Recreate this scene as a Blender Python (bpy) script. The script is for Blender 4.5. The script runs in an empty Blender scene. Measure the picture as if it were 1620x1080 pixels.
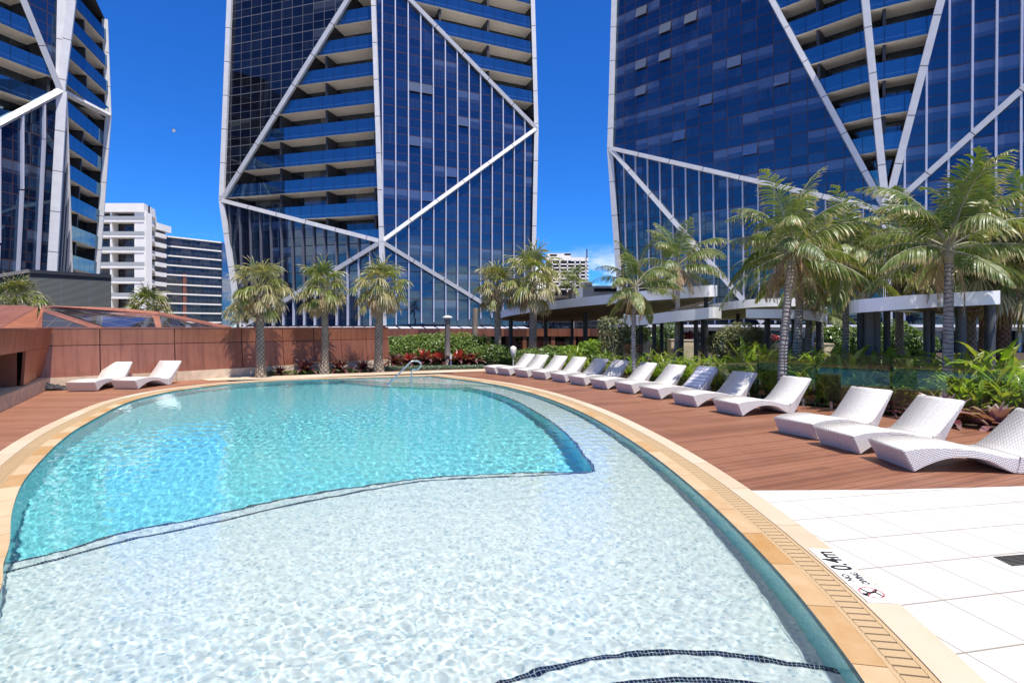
import bpy, bmesh, math, random
from mathutils import Vector, Matrix
R = math.radians
random.seed(7)
sc = bpy.context.scene
col = sc.collection
F, H, YH = 860.0, 1.8, 517.0          # focal length in photo pixels, eye height, horizon row

# ------------------------------------------------------------------ helpers
def at(px, py, y):                     # point seen at a pixel, at distance y
    return Vector(((px - 810) / F * y, y, H - (py - YH) / F * y))
def gr(px, py, h=0.0):                 # point seen at a pixel on a level surface at height h
    return at(px, py, F * (H - h) / (py - YH))
WL = -0.03
def under(px, py, zf):                 # point on a pool floor seen through the water
    d = Vector(((px - 810) / F, 1, -(py - YH) / F))
    p = Vector((0, 0, H)) + d * ((WL - H) / d.z)
    d.normalize()
    hd = Vector((d.x, d.y, 0)); s = hd.length; hd /= s
    st = s / 1.333; ct = math.sqrt(1 - st * st)
    r = hd * st - Vector((0, 0, ct))
    return p + r * ((zf - WL) / r.z)

class MB:                              # collects faces, builds one mesh object
    def __init__(s): s.v = []; s.f = []; s.uv = []; s.mi = []; s.sm = []
    def face(s, pts, uv=None, m=0, smooth=False):
        n = len(s.v); s.v += [tuple(p) for p in pts]
        s.f.append(tuple(range(n, n + len(pts)))); s.uv.append(uv); s.mi.append(m); s.sm.append(smooth)
    def mesh(s, v, f, m=0, smooth=False, uv=None):
        n = len(s.v); s.v += [tuple(p) for p in v]
        for i, q in enumerate(f):
            s.f.append(tuple(n + k for k in q)); s.uv.append(uv[i] if uv else None); s.mi.append(m); s.sm.append(smooth)
    def frame(s, o, ax, ay, az, m=0):  # box from origin corner and three edge vectors
        o, ax, ay, az = Vector(o), Vector(ax), Vector(ay), Vector(az)
        p = [o, o+ax, o+ax+ay, o+ay, o+az, o+ax+az, o+ax+ay+az, o+ay+az]
        f = [(0,3,2,1),(4,5,6,7),(0,1,5,4),(1,2,6,5),(2,3,7,6),(3,0,4,7)]
        if ax.cross(ay).dot(az) < 0: f = [tuple(reversed(q)) for q in f]
        s.mesh(p, f, m)
    def box(s, x0, x1, y0, y1, z0, z1, m=0):
        s.frame((x0,y0,z0), (x1-x0,0,0), (0,y1-y0,0), (0,0,z1-z0), m)
    def beam(s, a, b, w, d, side, m=0, uvl=True):   # rectangular beam a->b, width w along side, depth d
        a, b = Vector(a), Vector(b); t = (b-a); L = t.length; t.normalize()
        n = Vector(side); n = (n - t*n.dot(t)).normalized(); u = t.cross(n).normalized()
        c = [u*(-w/2)+n*(-d/2), u*(w/2)+n*(-d/2), u*(w/2)+n*(d/2), u*(-w/2)+n*(d/2)]
        p = [a+q for q in c] + [b+q for q in c]
        f = [(0,3,2,1),(4,5,6,7)]; uv = [[(0,0)]*4]*2
        for i in range(4):
            j = (i+1) % 4; f.append((i,j,4+j,4+i)); uv.append([(0,0),(0,w),(L,w),(L,0)])
        s.mesh(p, f, m, False, uv)
    def tube(s, pts, rad, n=8, m=0, caps=True, closed=False):
        pts = [Vector(p) for p in pts]; k = len(pts)
        if not isinstance(rad, (list, tuple)): rad = [rad]*k
        rings = []; up = Vector((0,0,1)); prev = None; L = 0
        for i, p in enumerate(pts):
            t = (pts[min(i+1,k-1)] - pts[max(i-1,0)]).normalized()
            if prev is None:
                a = up if abs(t.z) < .9 else Vector((1,0,0))
                x = (a - t*a.dot(t)).normalized()
            else: x = (prev - t*prev.dot(t)).normalized()
            prev = x; y = t.cross(x)
            rings.append([p + (x*math.cos(2*math.pi*j/n) + y*math.sin(2*math.pi*j/n))*rad[i] for j in range(n)])
        v = [q for r in rings for q in r]; f = []; uv = []
        for i in range(k-1):
            l0 = L; L += (pts[i+1]-pts[i]).length
            for j in range(n):
                j2 = (j+1) % n
                f.append((i*n+j, i*n+j2, (i+1)*n+j2, (i+1)*n+j)); uv.append([(j/n,l0),((j+1)/n,l0),((j+1)/n,L),(j/n,L)])
        s.mesh(v, f, m, True, uv)
        if caps:
            s.mesh(rings[0], [tuple(range(n-1,-1,-1))], m); s.mesh(rings[-1], [tuple(range(n))], m)
    def lathe(s, prof, n=16, c=(0,0,0), m=0, smooth=True):
        c = Vector(c); v = []; f = []
        for r, z in prof:
            for j in range(n):
                a = 2*math.pi*j/n; v.append(c+Vector((r*math.cos(a), r*math.sin(a), z)))
        for i in range(len(prof)-1):
            for j in range(n):
                j2 = (j+1) % n; f.append((i*n+j, i*n+j2, (i+1)*n+j2, (i+1)*n+j))
        s.mesh(v, f, m, smooth)
        s.mesh(v[:n], [tuple(range(n-1,-1,-1))], m); s.mesh(v[-n:], [tuple(range(n))], m)
    def build(s, name, mats, parent=None, merge=False):
        me = bpy.data.meshes.new(name); me.from_pydata(s.v, [], s.f)
        if any(u is not None for u in s.uv):
            ul = me.uv_layers.new(name='UVMap'); flat = []
            for q, u in zip(s.f, s.uv):
                u = u or [(0,0)]*len(q)
                for k in u: flat += [k[0], k[1]]
            ul.data.foreach_set('uv', flat)
        if not isinstance(mats, (list, tuple)): mats = [mats]
        for m in mats: me.materials.append(m)
        me.polygons.foreach_set('material_index', s.mi)
        me.polygons.foreach_set('use_smooth', s.sm)
        me.update()
        if merge:
            bm = bmesh.new(); bm.from_mesh(me); bmesh.ops.remove_doubles(bm, verts=bm.verts, dist=1e-5)
            bm.to_mesh(me); bm.free()
        return link(name, me, parent)
def link(name, data, parent=None):
    o = bpy.data.objects.new(name, data); col.objects.link(o)
    if parent is not None: o.parent = parent
    return o
def tag(o, label=None, cat=None, group=None, kind=None):
    if label: o['label'] = label
    if cat: o['category'] = cat
    if group: o['group'] = group
    if kind: o['kind'] = kind
    return o
def empty(name, loc=(0,0,0), rz=0, label=None, cat=None, group=None):
    o = link(name, None); o.location = loc; o.rotation_euler.z = rz; o.empty_display_size = .2
    return tag(o, label, cat, group)
def kids(o): return [c for c in list(col.objects) if c.parent == o]
def copy_tree(o, parent=None, loc=None, rz=None, scale=None, label=None):
    c = o.copy(); col.objects.link(c)
    if parent is not None: c.parent = parent
    if loc is not None: c.location = loc
    if rz is not None: c.rotation_euler.z = rz
    if scale is not None: c.scale = (scale,)*3
    if label: c['label'] = label
    for ch in kids(o): copy_tree(ch, c)
    return c
def fill(loops, z, uvs=1.0):           # triangulated flat sheet from closed loops (outer first, holes after)
    bm = bmesh.new(); es = []
    for lp in loops:
        vs = [bm.verts.new((p[0], p[1], z)) for p in lp]
        es += [bm.edges.new((vs[i], vs[(i+1) % len(vs)])) for i in range(len(vs))]
    bmesh.ops.triangle_fill(bm, use_beauty=True, use_dissolve=False, edges=es)
    for f in bm.faces:
        if f.normal.z < 0: f.normal_flip()
    ul = bm.loops.layers.uv.new('UVMap')
    for f in bm.faces:
        for l in f.loops: l[ul].uv = (l.vert.co.x*uvs, l.vert.co.y*uvs)
    return bm
def sheet(name, loops, z, mat, parent=None, thick=0):
    bm = fill(loops, z)
    if thick:
        r = bmesh.ops.extrude_face_region(bm, geom=bm.faces[:])
        vs = [g for g in r['geom'] if isinstance(g, bmesh.types.BMVert)]
        bmesh.ops.translate(bm, vec=(0,0,-thick), verts=vs)
        bmesh.ops.recalc_face_normals(bm, faces=bm.faces[:])
    me = bpy.data.meshes.new(name); bm.to_mesh(me); bm.free(); me.materials.append(mat)
    return link(name, me, parent)

# ------------------------------------------------------------------ node helpers
class NT:
    def __init__(s, name):
        s.m = bpy.data.materials.new(name); s.m.use_nodes = True; s.t = s.m.node_tree
        s.t.nodes.clear(); s.out = s.t.nodes.new('ShaderNodeOutputMaterial')
    def n(s, typ, **kw):
        nd = s.t.nodes.new('ShaderNode' + typ)
        for k, v in kw.items():
            if k == 'op': nd.operation = v
            elif hasattr(nd, k) and k not in nd.inputs: setattr(nd, k, v)
        return nd
    def put(s, sock, v):
        if v is None: return
        if isinstance(v, bpy.types.NodeSocket): s.t.links.new(v, sock)
        elif isinstance(v, bpy.types.Node): s.t.links.new(v.outputs[0], sock)
        else:
            if sock.type == 'RGBA' and len(v) == 3: v = (*v, 1)
            sock.default_value = v
    def math(s, op, a, b=None, c=None, clamp=False):
        nd = s.n('Math', op=op); nd.use_clamp = clamp
        for i, v in enumerate((a, b, c)): s.put(nd.inputs[i], v)
        return nd.outputs[0]
    def vmath(s, op, a, b=None):
        nd = s.n('VectorMath', op=op); s.put(nd.inputs[0], a)
        if b is not None: s.put(nd.inputs[1], b)
        return nd.outputs[0]
    def mix(s, fac, a, b, blend='MIX'):
        nd = s.n('Mix', data_type='RGBA', blend_type=blend); s.put(nd.inputs[0], fac); s.put(nd.inputs[6], a); s.put(nd.inputs[7], b)
        return nd.outputs[2]
    def noise(s, vec, scale, detail=3, rough=.55, dims='3D'):
        nd = s.n('TexNoise'); nd.noise_dimensions = dims
        if vec is not None: s.put(nd.inputs['Vector'], vec)
        nd.inputs['Scale'].default_value = scale; nd.inputs['Detail'].default_value = detail; nd.inputs['Roughness'].default_value = rough
        return nd.outputs[0]
    def ramp(s, fac, stops, interp='LINEAR'):
        nd = s.n('ValToRGB'); s.put(nd.inputs[0], fac); e = nd.color_ramp.elements; nd.color_ramp.interpolation = interp
        while len(e) < len(stops): e.new(.5)
        for k, (p, c) in zip(e, stops):
            k.position = p; k.color = (*c, 1) if not isinstance(c, float) else (c, c, c, 1)
        return nd.outputs[0]
    def white(s, vec):
        nd = s.n('TexWhiteNoise'); nd.noise_dimensions = '3D'; s.put(nd.inputs[0], vec); return nd
    def sep(s, vec):
        nd = s.n('SeparateXYZ'); s.put(nd.inputs[0], vec); return nd.outputs
    def comb(s, x, y, z=0.0):
        nd = s.n('CombineXYZ'); s.put(nd.inputs[0], x); s.put(nd.inputs[1], y); s.put(nd.inputs[2], z); return nd.outputs[0]
    def uv(s): return s.n('TexCoord').outputs['UV']
    def ob(s): return s.n('TexCoord').outputs['Object']
    def bump(s, h, strength=.3, dist=.02):
        nd = s.n('Bump'); nd.inputs['Strength'].default_value = strength; nd.inputs['Distance'].default_value = dist
        s.put(nd.inputs['Height'], h); return nd.outputs[0]
    def pbr(s, colr, rough=.6, metal=0.0, normal=None, spec=.5, **kw):
        b = s.n('BsdfPrincipled'); s.put(b.inputs['Base Color'], colr); s.put(b.inputs['Roughness'], rough)
        s.put(b.inputs['Metallic'], metal); s.put(b.inputs['Specular IOR Level'], spec)
        if normal is not None: s.put(b.inputs['Normal'], normal)
        for k, v in kw.items(): s.put(b.inputs[k], v)
        return b.outputs[0]
    def done(s, shader):
        s.put(s.out.inputs['Surface'], shader); return s.m
def line(t, x, period, half, off=0.0):      # 1 on lines every period, half-width half
    a = t.math('ADD', x, off + period*.5); f = t.math('MODULO', a, period)
    f = t.math('ADD', f, period); f = t.math('MODULO', f, period)
    return t.math('LESS_THAN', t.math('ABSOLUTE', t.math('SUBTRACT', f, period*.5)), half)
def plain(name, c, rough=.6, metal=0.0, var=.12, scale=6.0, bump=0.0, spec=.5):
    t = NT(name); n = t.noise(t.ob(), scale, 4)
    k = t.ramp(n, [(.3, tuple(x*(1-var) for x in c)), (.7, tuple(min(1, x*(1+var)) for x in c))])
    return t.done(t.pbr(k, rough, metal, t.bump(t.noise(t.ob(), scale*8, 3), bump, .01) if bump else None, spec))

# ------------------------------------------------------------------ camera, light, sky
cam = bpy.data.cameras.new('camera'); co = link('camera', cam)
co.location = (0, 0, H); co.rotation_euler = (R(90), 0, 0)
cam.sensor_width = 36; cam.lens = F/1620*36; cam.shift_y = -(540-YH)/1620; cam.clip_start = .05; cam.clip_end = 6000
sc.camera = co
SUN = Vector((.22, -.31, .925)).normalized()
L = bpy.data.lights.new('sun', 'SUN'); L.energy = 4.5; L.angle = R(.5); L.color = (1, .96, .9)
lo = link('sun', L); lo.rotation_euler = (-SUN).to_track_quat('-Z', 'Y').to_euler(); lo.location = (5, -5, 40)
w = bpy.data.worlds.new('World'); sc.world = w; w.use_nodes = True
nt = w.node_tree; nt.nodes.clear()
wo = nt.nodes.new('ShaderNodeOutputWorld'); bg = nt.nodes.new('ShaderNodeBackground'); bg.inputs[1].default_value = .13
sky = nt.nodes.new('ShaderNodeTexSky'); sky.sky_type = 'NISHITA'; sky.sun_disc = False
sky.sun_elevation = math.asin(SUN.z); sky.sun_rotation = math.atan2(SUN.x, SUN.y)
sky.air_density = 1.0; sky.dust_density = 0.0; sky.ozone_density = 4.0
hs = nt.nodes.new('ShaderNodeHueSaturation'); hs.inputs['Saturation'].default_value = 1.12
tc = nt.nodes.new('ShaderNodeTexCoord'); sx = nt.nodes.new('ShaderNodeSeparateXYZ')
mp = nt.nodes.new('ShaderNodeMapping'); mp.inputs['Scale'].default_value = (1, 1, 2.6)
nz = nt.nodes.new('ShaderNodeTexNoise'); nz.inputs['Scale'].default_value = 9; nz.inputs['Detail'].default_value = 7; nz.inputs['Roughness'].default_value = .55
cr = nt.nodes.new('ShaderNodeValToRGB'); cr.color_ramp.elements[0].position = .45; cr.color_ramp.elements[1].position = .6
bandr = nt.nodes.new('ShaderNodeMapRange'); bandr.inputs[1].default_value = .09; bandr.inputs[2].default_value = .15
bandr.inputs[3].default_value = 1; bandr.inputs[4].default_value = 0
mu = nt.nodes.new('ShaderNodeMath'); mu.operation = 'MULTIPLY'
mx = nt.nodes.new('ShaderNodeMix'); mx.data_type = 'RGBA'; mx.inputs[7].default_value = (6.5, 6.6, 6.9, 1)
nl = nt.links.new
nl(sky.outputs[0], hs.inputs['Color']); nl(tc.outputs['Generated'], mp.inputs[0]); nl(mp.outputs[0], nz.inputs['Vector'])
nl(nz.outputs[0], cr.inputs[0]); nl(tc.outputs['Generated'], sx.inputs[0]); nl(sx.outputs[2], bandr.inputs[0])
nl(cr.outputs[0], mu.inputs[0]); nl(bandr.outputs[0], mu.inputs[1]); nl(mu.outputs[0], mx.inputs[0])
tn = nt.nodes.new('ShaderNodeMix'); tn.data_type = 'RGBA'; tn.blend_type = 'MULTIPLY'; tn.inputs[0].default_value = 1; tn.inputs[7].default_value = (.16,.52,1.03,1)
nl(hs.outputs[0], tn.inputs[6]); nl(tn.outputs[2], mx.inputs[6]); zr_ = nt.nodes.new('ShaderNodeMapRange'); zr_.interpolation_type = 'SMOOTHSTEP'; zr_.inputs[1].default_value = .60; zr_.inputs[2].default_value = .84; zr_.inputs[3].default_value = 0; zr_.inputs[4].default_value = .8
zx = nt.nodes.new('ShaderNodeMix'); zx.data_type = 'RGBA'; zx.inputs[7].default_value = (3.9,3.55,3.2,1)   # bright neutral zenith added out of view to offset the blue fill light
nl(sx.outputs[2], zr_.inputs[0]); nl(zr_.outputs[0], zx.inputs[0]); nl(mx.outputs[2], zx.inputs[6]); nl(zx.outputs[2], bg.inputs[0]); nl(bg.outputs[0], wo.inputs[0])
sc.view_settings.view_transform = 'Standard'; sc.view_settings.look = 'None'; sc.view_settings.gamma = 1
sc.view_settings.exposure = .45
cy = sc.cycles
cy.use_denoising = True; cy.max_bounces = 10; cy.diffuse_bounces = 3; cy.glossy_bounces = 4; cy.transmission_bounces = 6
cy.transparent_max_bounces = 24; cy.sample_clamp_indirect = 6; cy.blur_glossy = .3
# ------------------------------------------------------------------ pool outline
def catmull(pts, closed=False, step=.12):
    out = []; n = len(pts); P_ = [Vector((p[0], p[1])) for p in pts]
    for i in range(n if closed else n-1):
        p0 = P_[(i-1) % n] if (closed or i) else P_[0]*2-P_[1]
        p1, p2 = P_[i], P_[(i+1) % n]
        p3 = P_[(i+2) % n] if (closed or i+2 < n) else P_[-1]*2-P_[-2]
        k = max(1, int((p2-p1).length/step))
        for j in range(k):
            t = j/k
            out.append(.5*((2*p1) + (p2-p0)*t + (2*p0-5*p1+4*p2-p3)*t*t + (3*p1-p0-3*p2+p3)*t**3))
    if not closed: out.append(P_[-1])
    return out
RIGHT = [(1.4,1.75),(1.62,2.2),(1.79,2.75),(1.93,3.65),(2.0,4.5),(2.035,5.5),(2.03,6.5),(1.98,7.63),(1.87,8.9),(1.61,10.83),
         (1.23,12.6),(.70,14.4),(.17,15.7),(-.5,17.0),(-1.62,18.55),(-2.95,20.0)]
LEFT = [(-2.95,20.0),(-4.4,19.5),(-6.1,18.95),(-7.8,18.25),(-8.95,17.15),(-9.5,15.6),(-9.45,14.1),(-9.05,12.6),(-7.91,10.05),(-7.26,8.8),(-6.55,7.63),
        (-5.73,6.38),(-4.93,5.36),(-4.2,4.54),(-3.86,4.12),(-3.53,3.75),(-3.0,3.0),(-2.3,2.2),(-1.3,1.55),(-.2,1.3),(.8,1.4),(1.4,1.75)]
rp, lp = catmull(RIGHT), catmull(LEFT)
POOL = rp[:-1] + lp[:-1]
ICOR = len(rp)-1
def offset(loop, d):
    n = len(loop); out = []
    for i in range(n):
        t1 = (loop[i]-loop[i-1]).normalized(); t2 = (loop[(i+1) % n]-loop[i]).normalized()
        n1 = Vector((t1.y, -t1.x)); n2 = Vector((t2.y, -t2.x)); m = n1+n2
        m = m/max(.35, m.length_squared)*2 if m.length > .1 else n1
        out.append(loop[i]+m*d)
    return out
ARC = [0]
for i in range(len(POOL)): ARC.append(ARC[-1] + (POOL[(i+1) % len(POOL)]-POOL[i]).length)
def ring(mb, d0, d1, z0, z1, m=0):
    a, b = offset(POOL, d0), offset(POOL, d1); n = len(POOL)
    for i in range(n):
        j = (i+1) % n
        mb.face([(*a[i], z0), (*b[i], z1), (*b[j], z1), (*a[j], z0)],
                [(ARC[i], d0), (ARC[i], d1+abs(z1-z0)), (ARC[i+1], d1+abs(z1-z0)), (ARC[i+1], d0)], m)

# ------------------------------------------------------------------ pool materials
def mosaic(name, stops, grout, rough=.25, size=.025, gw=.0016):
    t = NT(name); u = t.uv(); x, y, _ = t.sep(u)
    cell = t.vmath('FLOOR', t.vmath('SCALE', u)); sc_ = cell.node.inputs[0].links[0].from_node; sc_.inputs['Scale'].default_value = 1/size
    wn = t.white(cell).outputs[0]
    c = t.ramp(wn, stops, 'LINEAR')
    big = t.noise(u, .8, 3); c = t.mix(t.math('MULTIPLY', big, .16), c, tuple(v*.72 for v in stops[0][1]))
    ln = t.math('MAXIMUM', line(t, x, size, gw), line(t, y, size, gw))
    c = t.mix(ln, c, grout)
    return t.done(t.pbr(c, rough))
M = {}
M['shallow_mosaic'] = mosaic('shallow_mosaic', [(0, (.36,.46,.51)), (.18, (.62,.665,.65)), (.6, (.74,.75,.715)), (.85, (.80,.80,.755)), (1, (.50,.60,.65))], (.66,.66,.62))
M['deep_mosaic'] = mosaic('deep_mosaic', [(0, (.155,.52,.59)), (.3, (.205,.64,.675)), (.75, (.255,.69,.71)), (1, (.165,.57,.635))], (.30,.72,.75))
M['wall_mosaic'] = mosaic('wall_mosaic', [(0, (.10,.42,.48)), (.3, (.17,.54,.58)), (.75, (.24,.60,.62)), (1, (.12,.46,.55))], (.30,.60,.62))
M['navy_mosaic'] = mosaic('navy_mosaic', [(0, (.004,.008,.03)), (.3, (.01,.014,.05)), (.75, (.006,.01,.025)), (1, (.015,.025,.09))], (.45,.5,.52), gw=.0012)
def stone(name, c1, c2, speck, jper, bump=.15):
    t = NT(name); u = t.uv(); x, y, _ = t.sep(u)
    slab = t.white(t.comb(t.math('FLOOR', t.math('DIVIDE', x, jper)), 0.0)).outputs[0]
    n = t.noise(t.ob(), 5, 5, .6)
    f = t.math('ADD', t.math('MULTIPLY', slab, .55), t.math('MULTIPLY', n, .5))
    c = t.ramp(f, [(.2, c1), (.8, c2)])
    sp = t.noise(t.ob(), 160, 2, .7); c = t.mix(t.ramp(sp, [(.58, 0.0), (.72, .55)]), c, speck)
    c = t.mix(line(t, x, jper, .004), c, tuple(v*.35 for v in c1))
    return t.done(t.pbr(c, .75, 0.0, t.bump(sp, bump, .004)))
M['coping_stone'] = stone('coping_stone', (.40,.215,.07), (.55,.42,.265), (.17,.085,.03), .62)
M['grate_stone'] = stone('grate_stone', (.42,.285,.145), (.48,.34,.19), (.20,.12,.055), 9)
M['cream_stone'] = stone('cream_stone', (.50,.385,.26), (.585,.485,.37), (.36,.24,.12), 1.1, .08)
M['dark_gap'] = plain('dark_gap', (.012,.010,.008), .9)
M['steel'] = plain('steel', (.62,.63,.64), .22, 1.0, .05)

def planks(name, ang, wdt=.14, c1=(.18,.069,.036), c2=(.285,.122,.067)):
    t = NT(name); x, y, _ = t.sep(t.ob()); ca, sa = math.cos(ang), math.sin(ang)
    u = t.math('ADD', t.math('MULTIPLY', x, ca), t.math('MULTIPLY', y, sa))
    v = t.math('SUBTRACT', t.math('MULTIPLY', y, ca), t.math('MULTIPLY', x, sa))
    row = t.math('FLOOR', t.math('DIVIDE', v, wdt))
    rnd = t.white(t.comb(row, 3.0)).outputs[0]
    us = t.math('ADD', u, t.math('MULTIPLY', rnd, 3.6)); seg = t.math('FLOOR', t.math('DIVIDE', us, 3.6))
    tone = t.white(t.comb(row, seg)).outputs[0]
    grain = t.noise(t.comb(t.math('MULTIPLY', u, 2.0), t.math('MULTIPLY', v, 60), tone), 1.0, 5, .6)
    wear = t.noise(t.ob(), .9, 5, .6)
    f = t.math('ADD', t.math('MULTIPLY', tone, .6), t.math('MULTIPLY', grain, .45))
    c = t.ramp(f, [(.2, c1), (.85, c2)])
    c = t.mix(t.ramp(wear, [(.45, 0.0), (.7, .4)]), c, (.31,.145,.085))
    scr = t.noise(t.comb(t.math('MULTIPLY', u, 3.0), t.math('MULTIPLY', v, 26)), 2.0, 6, .75)
    c = t.mix(t.ramp(scr, [(.66, 0.0), (.76, .5)]), c, (.36,.22,.17))
    gap = t.math('MAXIMUM', line(t, v, wdt, .004, wdt*.5), line(t, us, 3.6, .003, 1.8))
    c = t.mix(gap, c, (.012,.007,.005))
    h = t.math('SUBTRACT', t.math('MULTIPLY', grain, .2), gap)
    return t.done(t.pbr(c, t.math('ADD', .45, t.math('MULTIPLY', wear, .25)), 0.0, t.bump(h, .5, .006)))
M['deck_right'] = planks('deck_right', math.atan2(1, 2.2))
M['deck_left'] = planks('deck_left', R(4), c1=(.24,.10,.054), c2=(.34,.15,.085))
def pavers():
    t = NT('pavers'); x, y, _ = t.sep(t.ob()); a = math.atan2(175, 860)
    ca, sa = math.cos(a), math.sin(a)
    p = t.math('ADD', t.math('MULTIPLY', x, -sa), t.math('MULTIPLY', y, ca)); q = t.math('ADD', t.math('MULTIPLY', x, ca), t.math('MULTIPLY', y, sa))
    PR, QR = .50, .45
    o = (-(-sa*2.65+ca*4.57)) % PR; o2 = (-(ca*2.65+sa*4.57)) % QR
    ln = t.math('MAXIMUM', line(t, p, PR, .006, o), line(t, q, QR, .0042, o2))
    tone = t.white(t.comb(t.math('FLOOR', t.math('DIVIDE', t.math('ADD', p, o), PR)), t.math('FLOOR', t.math('DIVIDE', t.math('ADD', q, o2), QR)))).outputs[0]
    n = t.noise(t.ob(), 3, 6, .65); sp = t.noise(t.ob(), 220, 2)
    f = t.math('ADD', t.math('MULTIPLY', tone, .5), t.math('MULTIPLY', n, .5))
    c = t.ramp(f, [(.2, (.505,.49,.465)), (.85, (.585,.57,.545))])
    c = t.mix(t.ramp(n, [(.62, 0.0), (.8, .55)]), c, (.40,.355,.30))
    c = t.mix(ln, c, (.26,.215,.165))
    return t.done(t.pbr(c, .7, 0.0, t.bump(t.math('SUBTRACT', t.math('MULTIPLY', sp, .3), ln), .3, .004)))
M['pavers'] = pavers()
def soil():
    t = NT('soil'); n = t.noise(t.ob(), 9, 6, .7); v = t.n('TexVoronoi'); t.put(v.inputs['Vector'], t.ob()); v.inputs['Scale'].default_value = 26
    c = t.ramp(n, [(.3, (.025,.016,.01)), (.7, (.085,.055,.035))])
    c = t.mix(t.math('LESS_THAN', v.outputs[0], .22), c, (.11,.08,.05))
    return t.done(t.pbr(c, .95, 0.0, t.bump(n, .8, .05)))
M['soil'] = soil()
def water_mat():
    t = NT('water'); g = t.n('BsdfRefraction'); g.inputs['IOR'].default_value = 1.333; g.inputs['Roughness'].default_value = 0
    t.put(g.inputs['Color'], (.93,.985,.99))
    gl = t.n('BsdfGlossy'); gl.inputs['Roughness'].default_value = .02; t.put(gl.inputs['Color'], (1,1,1))
    fr = t.n('Fresnel'); fr.inputs[0].default_value = 1.333
    mx = t.n('MixShader'); t.put(mx.inputs[0], fr); t.put(mx.inputs[1], g.outputs[0]); t.put(mx.inputs[2], gl.outputs[0])
    return t.done(mx.outputs[0])
M['water'] = water_mat()

# ------------------------------------------------------------------ pool basin
FS, FD, STEP1, SA, SB = -.45, -1.35, -.70, -.30, -.16
line2 = [(937,746.5),(820,752),(700,757.5),(640,764),(533,783),(450,799),(370,818),(290,835),(200,853),(100,880),(0,905)]
line1 = [(937,745.5),(820,747.5),(700,752.5),(640,759),(540,772.6),(426,793),(315,818),(203.7,839),(100,869.6),(0,892)]
arc = [(937,746),(931,731),(921,720),(906.7,700),(884.4,677.8),(853,655.6),(818,635.6),(790,624.5),(760,616.5),(738,613)]
def w2(l, z): return [under(a, b, z).to_2d() for a, b in l]
def smooth(l, step=.1): return catmull(l, False, step)
A2 = smooth(w2(line2, FS)); A1 = smooth(w2(line1, STEP1)); AR = smooth(w2(arc, FS))
def nearest(p, loop): return min(range(len(loop)), key=lambda i: (loop[i]-p).length)
def extend(l, k=.5): return l + [l[-1] + (l[-1]-l[-2]).normalized()*k]
OUT = offset(POOL, .02)
A2 = extend(A2, .35); A1 = extend(A1, .5)
iA = nearest(A2[-1], OUT)
# far flight of steps
FE = [(570,600.2),(650,603.2),(700,605.5),(790,608.5)]
far1 = smooth(w2([(556,601.5),(620,605),(690,607.5),(738,608.5),(778,611)], -.28))
far2 = smooth(w2([(545,602.5),(610,607),(680,610),(730,611),(758,613.5)], -.52))
far3 = smooth(w2([(535,603.5),(600,609.5),(670,612.5),(720,613.5),(738,613.8)], -.80))
iB = nearest(AR[-1], OUT)
iB = nearest(Vector((.3, 15.4)), OUT)
n = len(OUT)
ir = nearest(Vector((-.6,17.15)), OUT)
near_part = []
i = ir
while i != iA: near_part.append(OUT[i]); i = (i-1) % n
near_part.append(OUT[iA])
mbb = MB()
ring(mbb, 0, 0, 0.0, -1.4)
pool = mbb.build('pool_basin', M['wall_mosaic']); tag(pool, kind='structure')
deep = sheet('pool_floor', [OUT], FD, M['deep_mosaic']); tag(deep, kind='structure')
shal = sheet('pool_ledge', [list(AR) + near_part + list(reversed(A2[1:]))], FS, M['shallow_mosaic']); tag(shal, kind='structure')
def strip(name, l, z0, z1, mat):
    mb = MB(); a = 0
    for p, q in zip(l, l[1:]):
        b = a+(q-p).length; mb.face([(*p, z0), (*q, z0), (*q, z1), (*p, z1)], [(a,z0),(b,z0),(b,z1),(a,z1)]); a = b
    return tag(mb.build(name, mat), kind='structure')
def band(name, l, wd, z, mat, side=1):
    mb = MB(); a = 0; k = len(l); nn = []
    for i in range(k):
        t = (l[min(i+1,k-1)]-l[max(i-1,0)]).normalized(); nn.append(Vector((-t.y, t.x))*wd*side)
    for i in range(k-1):
        b = a+(l[i+1]-l[i]).length
        mb.face([(*l[i], z), (*l[i+1], z), (*(l[i+1]+nn[i+1]), z), (*(l[i]+nn[i]), z)], [(a,0),(b,0),(b,wd),(a,wd)]); a = b
    o = mb.build(name, mat); return tag(o, kind='structure')
strip('pool_ledge_wall', AR, FS, FD, M['wall_mosaic'])
strip('pool_step_riser', A2, FS, STEP1, M['shallow_mosaic'])
strip('pool_step_riser', A1, STEP1, FD, M['deep_mosaic'])
tread = sheet('pool_step', [A2 + list(reversed(A1[1:]))], STEP1, M['shallow_mosaic']); tag(tread, kind='structure')
band('pool_edge_tiles', A2, .05, FS+.004, M['navy_mosaic'], 1)
band('pool_edge_tiles', A1, .05, STEP1+.004, M['navy_mosaic'], 1)
band('pool_edge_tiles', AR, .05, FS+.004, M['navy_mosaic'], -1)
# near entry steps
sa = smooth(w2([(740,1110),(779.6,1080),(859,1055.6),(937,1037),(1029.6,1027.8),(1129.6,1029.6),(1237,1044),(1300,1052),(1345,1062)], SA))
sb = smooth(w2([(900,1110),(970,1080),(1033,1072),(1107,1070),(1207,1080),(1300,1105)], SB))
def near_step(l, z, zlow):
    a = nearest(l[0], OUT); b = nearest(l[-1], OUT)
    l = [l[0]+(l[0]-l[1]).normalized()*.0] + l
    body = list(l) + [Vector((1.5,1.7)), Vector((.7,1.3)), Vector((-.3,1.25)), Vector((-.9,1.4))]
    tag(sheet('pool_step', [body], z, M['shallow_mosaic']), kind='structure')
    strip('pool_step_riser', l, z, zlow, M['shallow_mosaic'])
    band('pool_edge_tiles', l, .05, z+.004, M['navy_mosaic'], -1)
near_step(sa, SA, FS); near_step(sb, SB, SA)
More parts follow.
